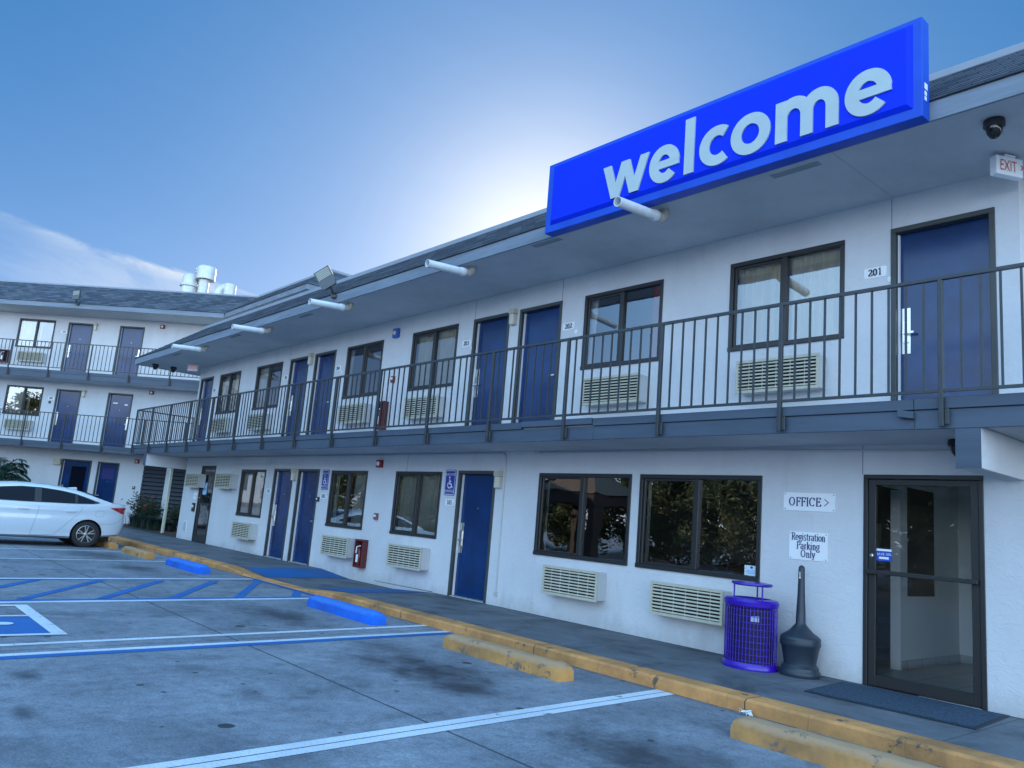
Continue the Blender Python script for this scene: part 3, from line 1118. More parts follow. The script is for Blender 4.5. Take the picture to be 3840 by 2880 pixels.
def courses(mb, fa, fb, z0, run=RUN, sl=SL, nc=NC, m=0):
    """stepped shingle courses; fa(r), fb(r) give the two end points (x, y) at run r"""
    ln = math.hypot(1, sl)
    for i in range(nc):
        r0, r1 = run * i / nc, run * (i + 1) / nc + 0.012
        lift = 0.014
        a0, b0, a1, b1 = fa(r0), fb(r0), fa(r1), fb(r1)
        za, zb_ = z0 + sl * r0 + lift, z0 + sl * r1
        du = math.dist(a0, b0)
        ua0, ub0 = 0, du
        # running coordinate along the eave so that courses stay aligned
        d = Vector((b0[0] - a0[0], b0[1] - a0[1])).normalized()
        ua0, ub0 = Vector(a0).dot(d), Vector(b0).dot(d)
        ua1, ub1 = Vector(a1).dot(d), Vector(b1).dot(d)
        v0, v1 = i * 0.13, (i + 1) * 0.13
        mb.face([(*a0, za), (*b0, za), (*b1, zb_), (*a1, zb_)], m, [(ua0, v0), (ub0, v0), (ub1, v1), (ua1, v1)])
        mb.face([(*a0, za - lift - 0.004), (*b0, za - lift - 0.004), (*b0, za), (*a0, za)], m, [(ua0, v0), (ub0, v0), (ub0, v0 + 0.01), (ua0, v0 + 0.01)])


# ------------------------------------------------------------------ the near two-storey building
B1 = thing('motel_building', 'near white stucco two storey motel block with a dark balcony railing and blue numbered doors', 'motel', (-13.5, YW, 0.1))
XL, XR = -24.6, -2.45
OFF = (-3.986, -2.819, 0.122, 2.287)
LW = [(-7.069, -5.206, 1.02, 2.262), (-9.079, -7.215, 1.02, 2.262), (-13.118, -11.62, 1.075, 2.262), (-15.653, -14.16, 1.075, 2.262), (-20.45, -18.97, 1.075, 2.262)]
LD = [(-11.137, -10.118), (-17.229, -16.195), (-18.5, -17.48)]
STAFF = (-23.30, -22.25)
UW = [(-5.75, -4.223), (-8.344, -6.837), (-13.031, -11.55), (-15.597, -14.106), (-20.363, -18.826), (-22.91, -21.435)]
UD = [(-3.698, -2.665), (-9.849, -8.842), (-11.094, -10.105), (-17.102, -16.111), (-18.398, -17.412), (-24.425, -23.443)]
UZ = (3.829, 5.0)
FU, HU = 2.862, 5.006
HL = 2.287
ops = [OFF] + LW + [(a, b, zw(a) - 0.0, HL) for a, b in LD] + [(STAFF[0], STAFF[1], 0.205, 2.355)]
ops += [(a, b, *UZ) for a, b in UW] + [(a, b, FU, HU) for a, b in UD]
mb = MB()
wall_sheet(mb, XL, XR, 0.0, 5.37, YW, ops)
for x in (XL, XR):
    mb.face([(x, YW, 0), (x, 12.1, 0), (x, 12.1, 5.37), (x, YW, 5.37)])
mb.face([(XL, 12.1, 0), (XR, 12.1, 0), (XR, 12.1, 5.37), (XL, 12.1, 5.37)])
# control joints and the seam over the ramp
for x, a, b in ((-3.69, HU, 5.36), (-8.86, HU, 5.36), (-11.08, HU, 5.36), (-4.0, HL, 2.6), (-12.77, 2.262, 2.6), (-18.5, HU, 5.36)):
    mb.box(x - 0.004, x + 0.004, YW - 0.002, YW + 0.01, a, b, 1)
mb.face([(-13.5, YW - 0.004, 0.15), (-11.58, YW - 0.004, 0.158), (-11.58, YW - 0.004, 0.176), (-13.5, YW - 0.004, 0.162)], 1)
build(mb, 'wall', [M_WALL, mat('seam_grey', (0.2, 0.21, 0.24), 0.8)], B1, recalc=False)
# floors, ceilings, partitions
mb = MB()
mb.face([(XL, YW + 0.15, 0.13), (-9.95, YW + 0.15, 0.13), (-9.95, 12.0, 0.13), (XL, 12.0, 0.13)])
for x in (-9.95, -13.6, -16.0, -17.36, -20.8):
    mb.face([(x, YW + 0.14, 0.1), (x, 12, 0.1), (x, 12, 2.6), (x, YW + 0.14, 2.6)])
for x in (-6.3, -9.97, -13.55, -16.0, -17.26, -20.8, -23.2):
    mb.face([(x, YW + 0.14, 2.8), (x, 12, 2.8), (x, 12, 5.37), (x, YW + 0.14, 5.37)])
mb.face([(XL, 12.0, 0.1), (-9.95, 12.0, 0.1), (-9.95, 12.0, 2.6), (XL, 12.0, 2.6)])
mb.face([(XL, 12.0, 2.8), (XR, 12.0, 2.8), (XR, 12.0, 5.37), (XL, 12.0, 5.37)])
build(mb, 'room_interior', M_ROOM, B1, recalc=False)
# the office
mb = MB()
mb.face([(-9.95, YW + 0.15, 0.128), (XR, YW + 0.15, 0.128), (XR, 12.05, 0.128), (-9.95, 12.05, 0.128)], 1)
mb.face([(-9.9, YW + 0.16, 0.12), (-9.9, 12, 0.12), (-9.9, 12, 2.6), (-9.9, YW + 0.16, 2.6)], 2)
mb.face([(-9.95, 12.02, 0.12), (-4.3, 12.02, 0.12), (-4.3, 12.02, 2.6), (-9.95, 12.02, 2.6)], 2)
mb.face([(-4.3, 11.86, 0.12), (XR, 11.86, 0.12), (XR, 11.86, 2.6), (-4.3, 11.86, 2.6)], 0)
mb.face([(-2.6, YW + 0.16, 0.12), (-2.6, 11.86, 0.12), (-2.6, 11.86, 2.6), (-2.6, YW + 0.16, 2.6)], 0)
X = -4.25
for (ya, yb, za, zb_) in ((10.05, 10.24, 0.12, 2.6), (10.24, 11.05, 0.12, 0.98), (11.05, 11.86, 0.12, 2.6), (10.24, 11.05, 2.3, 2.6), (YW + 0.16, 9.2, 0.12, 2.6), (9.2, 10.05, 2.25, 2.6)):
    mb.face([(X, ya, za), (X, yb, za), (X, yb, zb_), (X, ya, zb_)], 0)
mb.box(X - 0.12, X - 0.002, 10.049, 10.06, 0.12, 2.25, 0)
for (x0, x1, y0, y1) in ((-4.248, -4.236, 10.05, 11.85), (-4.236, -2.61, 11.845, 11.856)):
    mb.box(x0, x1, y0, y1, 0.13, 0.235, 1)
build(mb, 'office_interior', [M_OFFW, M_TILE, M_ROOM], B1, recalc=False)
# counter, brochure rack and picture standing in the office
ct = MB()
ct.box(-8.2, -5.4, 10.2, 10.7, 0.13, 1.1)
ct.box(-8.25, -5.35, 10.15, 10.75, 1.1, 1.14)
tag(build(ct, 'office_counter', mat('counter_wood', (0.13, 0.08, 0.05), 0.4), base=True, bevel=0.01), 'dark wooden reception counter seen inside through the office windows', 'counter')
pf = MB()
pf.box(-5.75, -5.35, 11.96, 12.01, 1.35, 1.9)
pic = build(pf, 'wall_picture', mat('picture_frame', (0.5, 0.48, 0.42), 0.5), base=True)
tag(pic, 'framed picture on the back wall inside the office', 'picture')
pf = MB()
pf.box(-5.7, -5.4, 11.95, 11.958, 1.4, 1.85)
build(pf, 'print', mat('picture_print', (0.15, 0.17, 0.14), 0.6, var=0.6, vscale=9), pic)
# slab between the floors, its edge boards, the cross beams
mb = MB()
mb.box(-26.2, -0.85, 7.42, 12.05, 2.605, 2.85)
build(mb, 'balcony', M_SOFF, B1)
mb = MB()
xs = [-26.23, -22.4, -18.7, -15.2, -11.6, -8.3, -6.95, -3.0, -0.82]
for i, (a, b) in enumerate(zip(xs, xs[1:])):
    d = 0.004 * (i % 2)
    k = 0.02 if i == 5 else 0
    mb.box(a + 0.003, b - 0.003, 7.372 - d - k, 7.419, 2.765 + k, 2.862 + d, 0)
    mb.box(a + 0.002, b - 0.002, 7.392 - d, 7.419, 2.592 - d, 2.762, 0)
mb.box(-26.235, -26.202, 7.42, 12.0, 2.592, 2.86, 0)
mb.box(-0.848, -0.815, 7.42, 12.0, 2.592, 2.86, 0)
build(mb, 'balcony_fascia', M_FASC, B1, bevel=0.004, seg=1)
for a, b in ((-2.661, -2.461), (-25.035, -24.84)):
    mb = MB()
    mb.box(a, b, 7.405, YW - 0.001 if a > -10 else 9.3, 2.243, 2.604)
    bm = build(mb, 'support_beam', M_WALL, B1, bevel=0.01)
    mb = MB()
    mb.box(a - 0.001, b + 0.001, 7.395, 7.404, 2.242, 2.591)
    build(mb, 'beam_face', M_FASC, bm)
posts = [-2.75 - 1.563 * i for i in range(16)] + [-1.19]
railing(B1, IDT, -26.2, -0.85, 7.345, 2.905, 3.965, 2.6, posts, 0.158, ret=(-26.17, 10.6))
# roof
EZ, EY = 5.545, 7.035
XRL, XRR = -26.33, -0.72
mb = MB()
courses(mb, lambda r: (XRL + r, EY + r), lambda r: (XRR - r, EY + r), EZ)
courses(mb, lambda r: (XRL + r, 13.6 - r), lambda r: (XRL + r, EY + r), EZ)
courses(mb, lambda r: (XRR - r, EY + r), lambda r: (XRR - r, 13.6 - r), EZ)
zt = EZ + SL * RUN
mb.face([(XRL + RUN, EY + RUN, zt - 0.05), (XRR - RUN, EY + RUN, zt - 0.05), (XRR - RUN, 12.1, zt - 0.05), (XRL + RUN, 12.1, zt - 0.05)])
rf = build(mb, 'roof', M_SHIN, B1)
mb = MB()
ya = EY + RUN - 0.03
mb.box(XRL + RUN - 0.03, XRR - RUN + 0.03, ya, ya + 0.16, zt - 0.015, zt + 0.075)
mb.box(XRL + RUN - 0.03, XRL + RUN + 0.13, ya + 0.161, 12.1, zt - 0.015, zt + 0.075)
mb.box(XRR - RUN - 0.13, XRR - RUN + 0.03, ya + 0.161, 12.1, zt - 0.015, zt + 0.075)
build(mb, 'roof_cap', M_CAP, rf, bevel=0.01)
mb = MB()
mb.face([(XRL + 0.03, 7.085, 5.37), (XRR - 0.03, 7.085, 5.37), (XRR - 0.03, 13.5, 5.37), (XRL + 0.03, 13.5, 5.37)])
mb.box(-3.676, -3.668, 7.09, YW - 0.002, 5.364, 5.3695)
build(mb, 'soffit', M_SOFF, B1, recalc=False)
mb = MB()
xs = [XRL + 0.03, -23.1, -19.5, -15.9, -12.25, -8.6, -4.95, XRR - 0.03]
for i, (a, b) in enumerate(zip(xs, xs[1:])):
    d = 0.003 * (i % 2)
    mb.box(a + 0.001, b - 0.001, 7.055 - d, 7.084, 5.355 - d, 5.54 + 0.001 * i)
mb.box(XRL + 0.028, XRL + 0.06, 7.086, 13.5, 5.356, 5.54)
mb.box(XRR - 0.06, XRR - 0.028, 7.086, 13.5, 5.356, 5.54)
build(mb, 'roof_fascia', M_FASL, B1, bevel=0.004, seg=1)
# windows and doors
W_, B_, R_ = M_CURTW, M_CURT, M_CURTR
for (a, b), c, sl in zip(UW, ([(0.0, 1.0, B_)], [(0.0, 0.13, W_), (0.83, 0.9, R_), (0.88, 1.0, B_)], [(0.05, 1.0, B_)], [(0.0, 0.1, W_), (0.93, 1.0, B_)], [(0.0, 0.42, W_), (0.44, 0.5, R_)], [(0.0, 0.4, W_), (0.58, 1.0, B_)]), (1, 1, 1, 0, 0, 1)):
    window(B1, IDT, a, b, UZ[0], UZ[1], YW, c, sash_left=bool(sl))
for (a, b, c, d), cu, o in zip(LW, ([(0, 0.06, W_)], [(0, 0.06, W_)], [(0.02, 0.98, W_)], [(0.02, 0.16, W_), (0.55, 1.0, W_)], [(0.0, 0.42, W_), (0.46, 1.0, W_)]), (1, 1, 0, 0, 0)):
    window(B1, IDT, a, b, c, d, YW, cu, office=bool(o), sash_left=True)
for (a, b), h, p in zip(UD, 'LRLRLL', (1, 0, 1, 0, 1, 1)):
    door(B1, IDT, a, b, FU, HU, YW, h, bool(p))
for (a, b), h, p in zip(LD, 'LRL', (1, 0, 1)):
    door(B1, IDT, a, b, zw(a), HL, YW, h, bool(p))


# glazed doors: storefront office door and the staff door
def glazed_door(a, b, z0, z1, st, gz0, gl, push=True):
    mb = MB()
    y0, y1 = YW + 0.005, YW + 0.05
    ia, ib = a + 0.048, b - 0.048
    mb.box(ia, ia + st, y0, y1, z0 + 0.01, z1 - 0.05)
    mb.box(ib - st, ib, y0, y1, z0 + 0.01, z1 - 0.05)
    mb.box(ia + st, ib - st, y0, y1, z0 + 0.01, gz0)
    mb.box(ia + st, ib - st, y0, y1, z1 - 0.05 - 0.06, z1 - 0.05)
    d = build(mb, 'door', M_BRONZE, B1, bevel=0.004, seg=1)
    mb = MB()
    mb.box(a, a + 0.045, YW - 0.014, YW + 0.1, z0, z1 - 0.045)
    mb.box(b - 0.045, b, YW - 0.014, YW + 0.1, z0, z1 - 0.045)
    mb.box(a, b, YW - 0.014, YW + 0.1, z1 - 0.045, z1)
    build(mb, 'door_frame', M_BRONZE, d, bevel=0.004, seg=1)
    mb = MB()
    mb.face([(ia + st, YW + 0.03, gz0), (ib - st, YW + 0.03, gz0), (ib - st, YW + 0.03, z1 - 0.11), (ia + st, YW + 0.03, z1 - 0.11)])
    build(mb, 'pane', gl, d, recalc=False)
    mb = MB()
    if push:
        mb.box(ia + 0.0, ib - 0.0, YW - 0.06, YW - 0.025, 1.25, 1.295)
        for x in (ia + 0.03, ib - 0.08):
            mb.box(x, x + 0.05, YW - 0.024, YW + 0.004, 1.255, 1.29)
    else:
        mb.box(ia + st, ib - st, YW - 0.012, YW + 0.024, 1.25, 1.3)
    build(mb, 'push_bar', M_BRONZE, d, bevel=0.006)
    mb = MB()
    mb.lathe((ia + st / 2, YW + 0.004, 1.437), [(0.02, 0), (0.02, -0.012), (0.012, -0.016)], 14, axis='y')
    build(mb, 'lock_cylinder', M_STEEL, d)
    return d


glazed_door(OFF[0], OFF[1], OFF[2], OFF[3], 0.075, 0.245, M_GLASSO)
glazed_door(STAFF[0], STAFF[1], 0.205, 2.355, 0.08, 0.4, M_GLASS, False)
mb = MB()
mb.face([(-23.9, YW + 0.5, 0.14), (-21.6, YW + 0.5, 0.14), (-21.6, YW + 0.5, 2.5), (-23.9, YW + 0.5, 2.5)])
build(mb, 'unlit_room_sheet', M_DARK, B1, recalc=False)  # near-black sheet stands for the unlit room behind the glazed staff door
mb = MB()
mb.box(-24.15, -23.865, YW - 0.012, YW - 0.001, 0.425, 0.75)
vn = build(mb, 'wall_vent', M_WHITE, B1)
mb = MB()
for i in range(9):
    z = 0.46 + i * 0.03
    mb.box(-24.12, -23.9, YW - 0.016, YW - 0.0125, z, z + 0.013)
build(mb, 'louver', M_GREY, vn)
# pole that carries the far corner of the balcony
mb = MB()
mb.box(-27.18, -27.1, 8.9, 8.98, 0.19, 2.62)
tag(build(mb, 'support_pole', mat('pole_cream', (0.85, 0.82, 0.62), 0.5, var=0.15, vscale=5), base=True, bevel=0.006), 'slim cream square pole standing at the planting bed edge under the balcony corner', 'pole')

# ------------------------------------------------------------------ the far three-storey wing (its wall runs at 45 degrees)
B2 = thing('motel_wing', 'far white stucco three storey motel wing with two railed galleries behind the parked car', 'motel', T45(-19.0, 30.0, 0.1), R(45))
CW = 30.0
F2, H2, F3, H3 = 3.06, 5.215, 5.79, 7.94
PER = 6.72


def units(u):
    return u


W2 = [(-22.4, -20.86, 4.07, 5.23), (-22.4, -20.86, 6.8, 7.98), (-26.5, -24.96, 4.07, 5.23), (-26.5, -24.96, 6.8, 7.98)]
D2 = [(-20.32, -19.29, F2, H2, 'L'), (-18.18, -17.15, F2, H2, 'R'), (-20.32, -19.27, F3, H3, 'L'), (-18.16, -17.13, F3, H3, 'R')]
G1 = (-19.59, -18.36, 0.25, 2.5)
G2 = (-18.12, -17.24, 0.25, 2.49)
LV = [(-16.26, -15.34, 0.35, 2.5), (-15.14, -14.0, 0.35, 2.48)]
mb = MB(T45)
ops = [w for w in W2] + [d[:4] for d in D2] + [G1, G2] + LV
wall_sheet(mb, -31, -12.2, 0, 8.22, CW, ops)
mb.face([(-31, CW, 0), (-31, CW + 8, 0), (-31, CW + 8, 8.22), (-31, CW, 8.22)])
build(mb, 'wall', M_WALL, B2, recalc=False)
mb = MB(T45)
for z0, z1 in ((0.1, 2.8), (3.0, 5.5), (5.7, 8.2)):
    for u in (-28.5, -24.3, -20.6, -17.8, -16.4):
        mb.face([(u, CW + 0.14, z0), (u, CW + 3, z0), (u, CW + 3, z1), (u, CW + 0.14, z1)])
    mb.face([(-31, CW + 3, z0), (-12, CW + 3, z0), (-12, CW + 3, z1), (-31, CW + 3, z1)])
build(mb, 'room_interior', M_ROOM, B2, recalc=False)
for z0, z1, posts, nm in ((2.82, 3.055, [-25.35, -23.75, -22.17, -20.59, -19.01, -17.43, -15.85, -14.27], 'second'), (5.49, 5.785, [-26.49, -24.89, -23.28, -21.67, -20.05, -18.43, -16.82, -15.2, -13.6], 'third')):
    mb = MB(T45)
    mb.box(-31, -12.4, 28.93, CW + 3, z0 + 0.012, z1 - 0.012)
    build(mb, 'gallery', M_SOFF, B2)
    mb = MB(T45)
    mb.box(-31, -12.4, 28.885, 28.929, z1 - 0.1, z1)
    mb.box(-31, -12.4, 28.9, 28.929, z0, z1 - 0.102)
    build(mb, 'gallery_fascia', M_FASC, B2)
    railing(B2, T45, -31, -12.4, 28.86, z1 + 0.085, z1 + 1.1, z0, posts, 0.16)
for a, b, c, d in W2:
    window(B2, T45, a, b, c, d, CW, [(0.0, 0.52, M_CURTW), (0.55, 0.62, M_CURT)], sash_left=False)
for a, b, c, d, h in D2:
    door(B2, T45, a, b, c, d, CW, h)
gd = door(B2, T45, G1[0], G1[1], G1[2], G1[3], CW, 'L', True)
mb = MB(T45)
mb.box(-19.2, -18.6, CW + 0.078, CW + 0.0845, 1.0, 2.24)
build(mb, 'pane', M_CARGL, gd)
gd = door(B2, T45, G2[0], G2[1], G2[2], G2[3], CW, 'L', False)
mb = MB(T45)
mb.box(-17.94, -17.45, CW + 0.076, CW + 0.0845, 1.84, 2.25)
build(mb, 'louver_panel', mat('panel_blue', (0.008, 0.014, 0.14), 0.4), gd, bevel=0.006)
for a, b, c, d in LV:
    mb = MB(T45)
    mb.box(a, b, CW + 0.12, CW + 0.14, c, d, 1)
    n = 14
    for i in range(n):
        z = c + (d - c) * i / n
        h = (d - c) / n
        mb.extr([(a, CW + 0.01, z + 0.008), (a, CW + 0.03, z), (a, CW + 0.11, z + h * 0.9), (a, CW + 0.09, z + h * 0.9 + 0.008)], (b - a, 0, 0), 0)
    build(mb, 'louver_screen', [M_LOUV, M_DARK], B2)
# roofs: the 45-degree eave, the valley, the return wing with its hip
E2, C2, Y2, Z2 = -13.29, 28.52, 10.77, 8.38
uv_end = lambda r: math.sqrt(2) * (Y2 + r) - (C2 + r)
w2 = lambda u, c: T45(u, c, 0)[:2]
mb = MB()
courses(mb, lambda r: w2(-31, C2 + r), lambda r: w2(uv_end(r), C2 + r), Z2)
XE = -22.84
courses(mb, lambda r: w2(uv_end(r), C2 + r), lambda r: (XE - r, Y2 + r), Z2)
courses(mb, lambda r: (XE - r, Y2 + r), lambda r: (XE - r, 20 - r), Z2)
zt2 = Z2 + SL * RUN
a, b = w2(-31, C2 + RUN), w2(uv_end(RUN), C2 + RUN)
mb.face([(*a, zt2 - 0.06), (*b, zt2 - 0.06), (XE - RUN, Y2 + RUN, zt2 - 0.06), (XE - RUN, 18.5, zt2 - 0.06), (*w2(-31, C2 + 12), zt2 - 0.06)])
rf2 = build(mb, 'roof', M_SHIN, B2)
mb = MB(T45)
mb.box(-31, uv_end(RUN), C2 + RUN - 0.03, C2 + RUN + 0.12, zt2 - 0.015, zt2 + 0.05)
mb.T = IDT
mb.box(b[0] + 0.05, XE - RUN + 0.03, Y2 + RUN - 0.032, Y2 + RUN + 0.12, zt2 - 0.014, zt2 + 0.07)
mb.box(XE - RUN - 0.12, XE - RUN + 0.03, Y2 + RUN + 0.121, 18.5, zt2 - 0.014, zt2 + 0.07)
build(mb, 'roof_cap', M_CAP, rf2, bevel=0.008)
mb = MB(T45)
mb.face([(-31, C2 + 0.05, 8.21), (-13.28, C2 + 0.05, 8.21), (-12.2, CW, 8.21), (-31, CW, 8.21)])
mb.T = IDT
mb.face([(-29.6, Y2 + 0.05, 8.213), (XE - 0.03, Y2 + 0.05, 8.213), (XE - 0.03, 18, 8.213), (-29.6, 18, 8.213)])
build(mb, 'soffit', mat('warm_soffit', (0.62, 0.6, 0.57), 0.9, var=0.1, vscale=1.2), B2, recalc=False)
mb = MB(T45)
mb.box(-31, -13.3, C2 + 0.02, C2 + 0.049, 8.195, 8.385)
mb.T = IDT
mb.box(-29.55, XE - 0.022, Y2 + 0.02, Y2 + 0.049, 8.197, 8.386)
mb.box(XE - 0.051, XE - 0.022, Y2 + 0.05, 18, 8.197, 8.386)
build(mb, 'roof_fascia', M_FASL, B2)
mb = MB()
mb.face([(-30.1, 12.26, 0.0), (-24.3, 12.26, 0.0), (-24.3, 12.26, 8.22), (-30.1, 12.26, 8.22)])
mb.face([(-24.3, 12.26, 0.0), (-24.3, 18, 0.0), (-24.3, 18, 8.22), (-24.3, 12.26, 8.22)])
build(mb, 'wing_wall', M_WALL, B2, recalc=False)

# roof vents of the far wing
vent_c = 31.0
def vent(parts, label, name='roof_vent'):
    t = thing(name, label, 'roof vent', T45(parts[0], vent_c, 9.4), R(45), 'white vents on the far roof')
    return t


t = vent([-16.11], 'squat dome topped white vent, lowest at the front of the roof vent cluster')
mb = MB(T45)
mb.lathe((-16.11, vent_c, 9.4), [(0.3, 0), (0.3, 0.62), (0.34, 0.62)], 20)
build(mb, 'base', M_VENT, t, smooth=True)
mb = MB(T45)
mb.lathe((-16.11, vent_c, 10.0), [(0.37, 0.0), (0.35, 0.12), (0.31, 0.13), (0.29, 0.4), (0.22, 0.52), (0.1, 0.57), (0.01, 0.58)], 22)
build(mb, 'dome_cap', M_VENT, t, smooth=True)
t = vent([-15.85], 'thin white pipe vent with a ribbed round cap, tucked against the tallest vent')
mb = MB(T45)
mb.lathe((-15.85, vent_c + 0.3, 9.4), [(0.13, 0), (0.13, 1.3)], 14)
build(mb, 'pipe', M_VENT, t, smooth=True)
mb = MB(T45)
mb.lathe((-15.85, vent_c + 0.3, 10.68), [(0.23, 0.0), (0.23, 0.05), (0.17, 0.06), (0.17, 0.1), (0.23, 0.11), (0.23, 0.2), (0.15, 0.24), (0.01, 0.25)], 18)
build(mb, 'cap', M_VENT, t, smooth=True)
t = vent([-15.46], 'tallest white roof vent, a thick stem under a wide flat drum cap')
mb = MB(T45)
mb.lathe((-15.5, vent_c, 9.4), [(0.21, 0), (0.21, 1.05)], 18)
build(mb, 'stem', M_VENT, t, smooth=True)
mb = MB(T45)
mb.lathe((-15.46, vent_c, 10.33), [(0.2, 0.05), (0.38, 0.0), (0.38, 0.5), (0.33, 0.56), (0.01, 0.57)], 24)
build(mb, 'drum_cap', M_VENT, t, smooth=True)
t = vent([-14.6], 'white elbow shaped roof vent turned sideways, right end of the vent cluster')
mb = MB(T45)
mb.tube([(-14.82, vent_c, 9.4), (-14.82, vent_c, 9.75), (-14.75, vent_c, 9.93), (-14.6, vent_c, 10.03), (-14.45, vent_c, 10.05)], [0.24, 0.24, 0.23, 0.2, 0.2], 16)
build(mb, 'elbow', M_VENT, t, smooth=True)
mb = MB(T45)
mb.lathe((-14.36, vent_c, 9.7), [(0.24, 0), (0.25, 0.48), (0.2, 0.52), (0.01, 0.52)], 20)
build(mb, 'drum_cap', M_VENT, t, smooth=True)

# ------------------------------------------------------------------ air conditioners
def ac_unit(label, w=1.08, h=0.405, d=0.21):
    t = thing('air_conditioner', label, 'air conditioner', (0, 0, 0), 0, 'through wall air conditioners')
    mb = MB()
    mb.box(-w / 2 + 0.012, w / 2 - 0.012, -d + 0.045, 0, 0.012, h - 0.012)
    mb.box(-w / 2 + 0.012, w / 2 - 0.012, -d + 0.02, -d + 0.0449, 0.012, 0.03)
    mb.box(-w / 2 + 0.012, w / 2 - 0.012, -d + 0.02, -d + 0.0449, h - 0.03, h - 0.012)
    mb.box(-w / 2 + 0.012, -w / 2 + 0.03, -d + 0.02, -d + 0.0449, 0.0301, h - 0.0301)
    mb.box(w / 2 - 0.03, w / 2 - 0.012, -d + 0.02, -d + 0.0449, 0.0301, h - 0.0301)
    build(mb, 'casing', M_CASE, t, bevel=0.008)
    mb = MB()
    f = 0.035
    y0, y1 = -d, -d + 0.019
    mb.box(-w / 2, w / 2, y0, y1, h - f, h)
    mb.box(-w / 2, w / 2, y0, y1, 0, f)
    mb.box(-w / 2, -w / 2 + f, y0, y1, f, h - f)
    mb.box(w / 2 - f, w / 2, y0, y1, f, h - f)
    n = 8
    for i in range(n):
        z = f + (h - 2 * f) * (i + 0.5) / n
        mb.extr([(-w / 2 + f, y0 + 0.003, z - 0.011), (-w / 2 + f, y0 + 0.006, z - 0.013), (-w / 2 + f, y0 + 0.015, z + 0.006), (-w / 2 + f, y0 + 0.01, z + 0.009)], (w - 2 * f, 0, 0))
    for i in range(1, 6):
        x = -w / 2 + w * i / 6
        mb.box(x - 0.004, x + 0.004, y0 + 0.012, y1 - 0.001, f, h - f)
    mb.box(-w / 2 + f, w / 2 - f, y1 + 0.02, y1 + 0.022, f, h - f, 1)
    mb.box(-w / 2 + f - 0.004, -w / 2 + f, y1, y1 + 0.02, f, h - f, 1)
    mb.box(w / 2 - f, w / 2 - f + 0.004, y1, y1 + 0.02, f, h - f, 1)
    build(mb, 'grille', [M_CREAM, M_DARK], t, bevel=0.002, seg=1)
    return t


ac0 = ac_unit('louvred air conditioner below the right office window, behind the purple bin')
ac0.location = (-6.1, YW, 0.478)
U = YW
for x, z, lb in ((-8.1, 0.495, 'louvred air conditioner below the left office window'), (-12.29, 0.5, 'louvred air conditioner below the window beside door 101'), (-14.84, 0.495, 'louvred air conditioner by the ground floor fire extinguisher cabinet, below the window beside door 102'),
                 (-19.58, 0.52, 'louvred air conditioner below the ground floor window beside door 103'), (-23.43, 1.71, 'short air conditioner high on the wall to the left of the glazed staff door'),
                 (-21.17, 1.73, 'air conditioner high on the wall to the right of the glazed staff door'), (-4.95, 3.237, 'air conditioner behind the railing below the window beside door 201'),
                 (-7.55, 3.235, 'air conditioner behind the railing below the window beside door 202'), (-12.25, 3.237, 'air conditioner behind the railing below the window beside door 203'),
                 (-14.79, 3.237, 'air conditioner behind the railing below the window beside door 204'), (-19.55, 3.255, 'air conditioner behind the railing below the window beside door 205'),
                 (-22.06, 3.255, 'air conditioner behind the railing below the window nearest door 206')):
    copy_tree(ac0, (x, YW, z), 0, lb)
for z, lb in ((3.47, 'air conditioner on the middle storey of the far wing, below its window'), (6.2, 'air conditioner on the top storey of the far wing, below its window')):
    copy_tree(ac0, T45(-21.56, CW, z), R(45), lb)

# ------------------------------------------------------------------ number plates and signs
def number_plate(T, x, z, txt, yw, label, w=0.25, h=0.118, disc=True, dx=0.185):
    loc = T(x, yw, z - h / 2)
    t = thing('number_plate', label, 'number sign', loc, 0 if T is IDT else R(45), 'room number plates')
    mb = MB(T)
    mb.extr([(a, yw - 0.001, b) for a, b in rrect(x - w / 2, x + w / 2, z - h / 2, z + h / 2, 0.018)], (0, -0.006, 0))
    pl = build(mb, 'plate', M_WHITE, t)
    mb = MB(T)
    HEAVY[0] = 1.45
    mb.add2d(serif_text(txt, h * 0.68, x, z - h * 0.33, 1.08), lambda a, b: (a, yw - 0.0085, b))
    HEAVY[0] = 1.15
    build(mb, 'digits', M_INK, t)
    if disc:
        mb = MB(T)
        mb.lathe((x + dx - 0.02, yw - 0.001, z - 0.105 if z > 2.5 else z - 0.02), [(0.032, 0), (0.032, -0.006)], 16, axis='y')
        build(mb, 'number_disc', M_WHITE, t)
    return t


for x, z, s in ((-3.87, 4.54, '201'), (-8.67, 4.562, '202'), (-11.265, 4.588, '203'), (-15.935, 4.555, '204'), (-18.555, 4.558, '205'), (-23.235, 4.568, '206'), (-11.325, 1.727, '101'), (-15.91, 1.7, '102'), (-18.7, 1.74, '103')):
    number_plate(IDT, x, z, s, YW, 'small white plate numbered %s beside its blue door' % s, disc=s not in ('206', '103'), dx=0.185 if z > 2.5 else 0.16)
number_plate(T45, -20.45, 7.535, '302', CW, 'small white plate numbered 302 on the top storey of the far wing', disc=False)
number_plate(T45, -20.5, 4.825, '208', CW, 'small white plate numbered 208 on the middle storey of the far wing', disc=False)


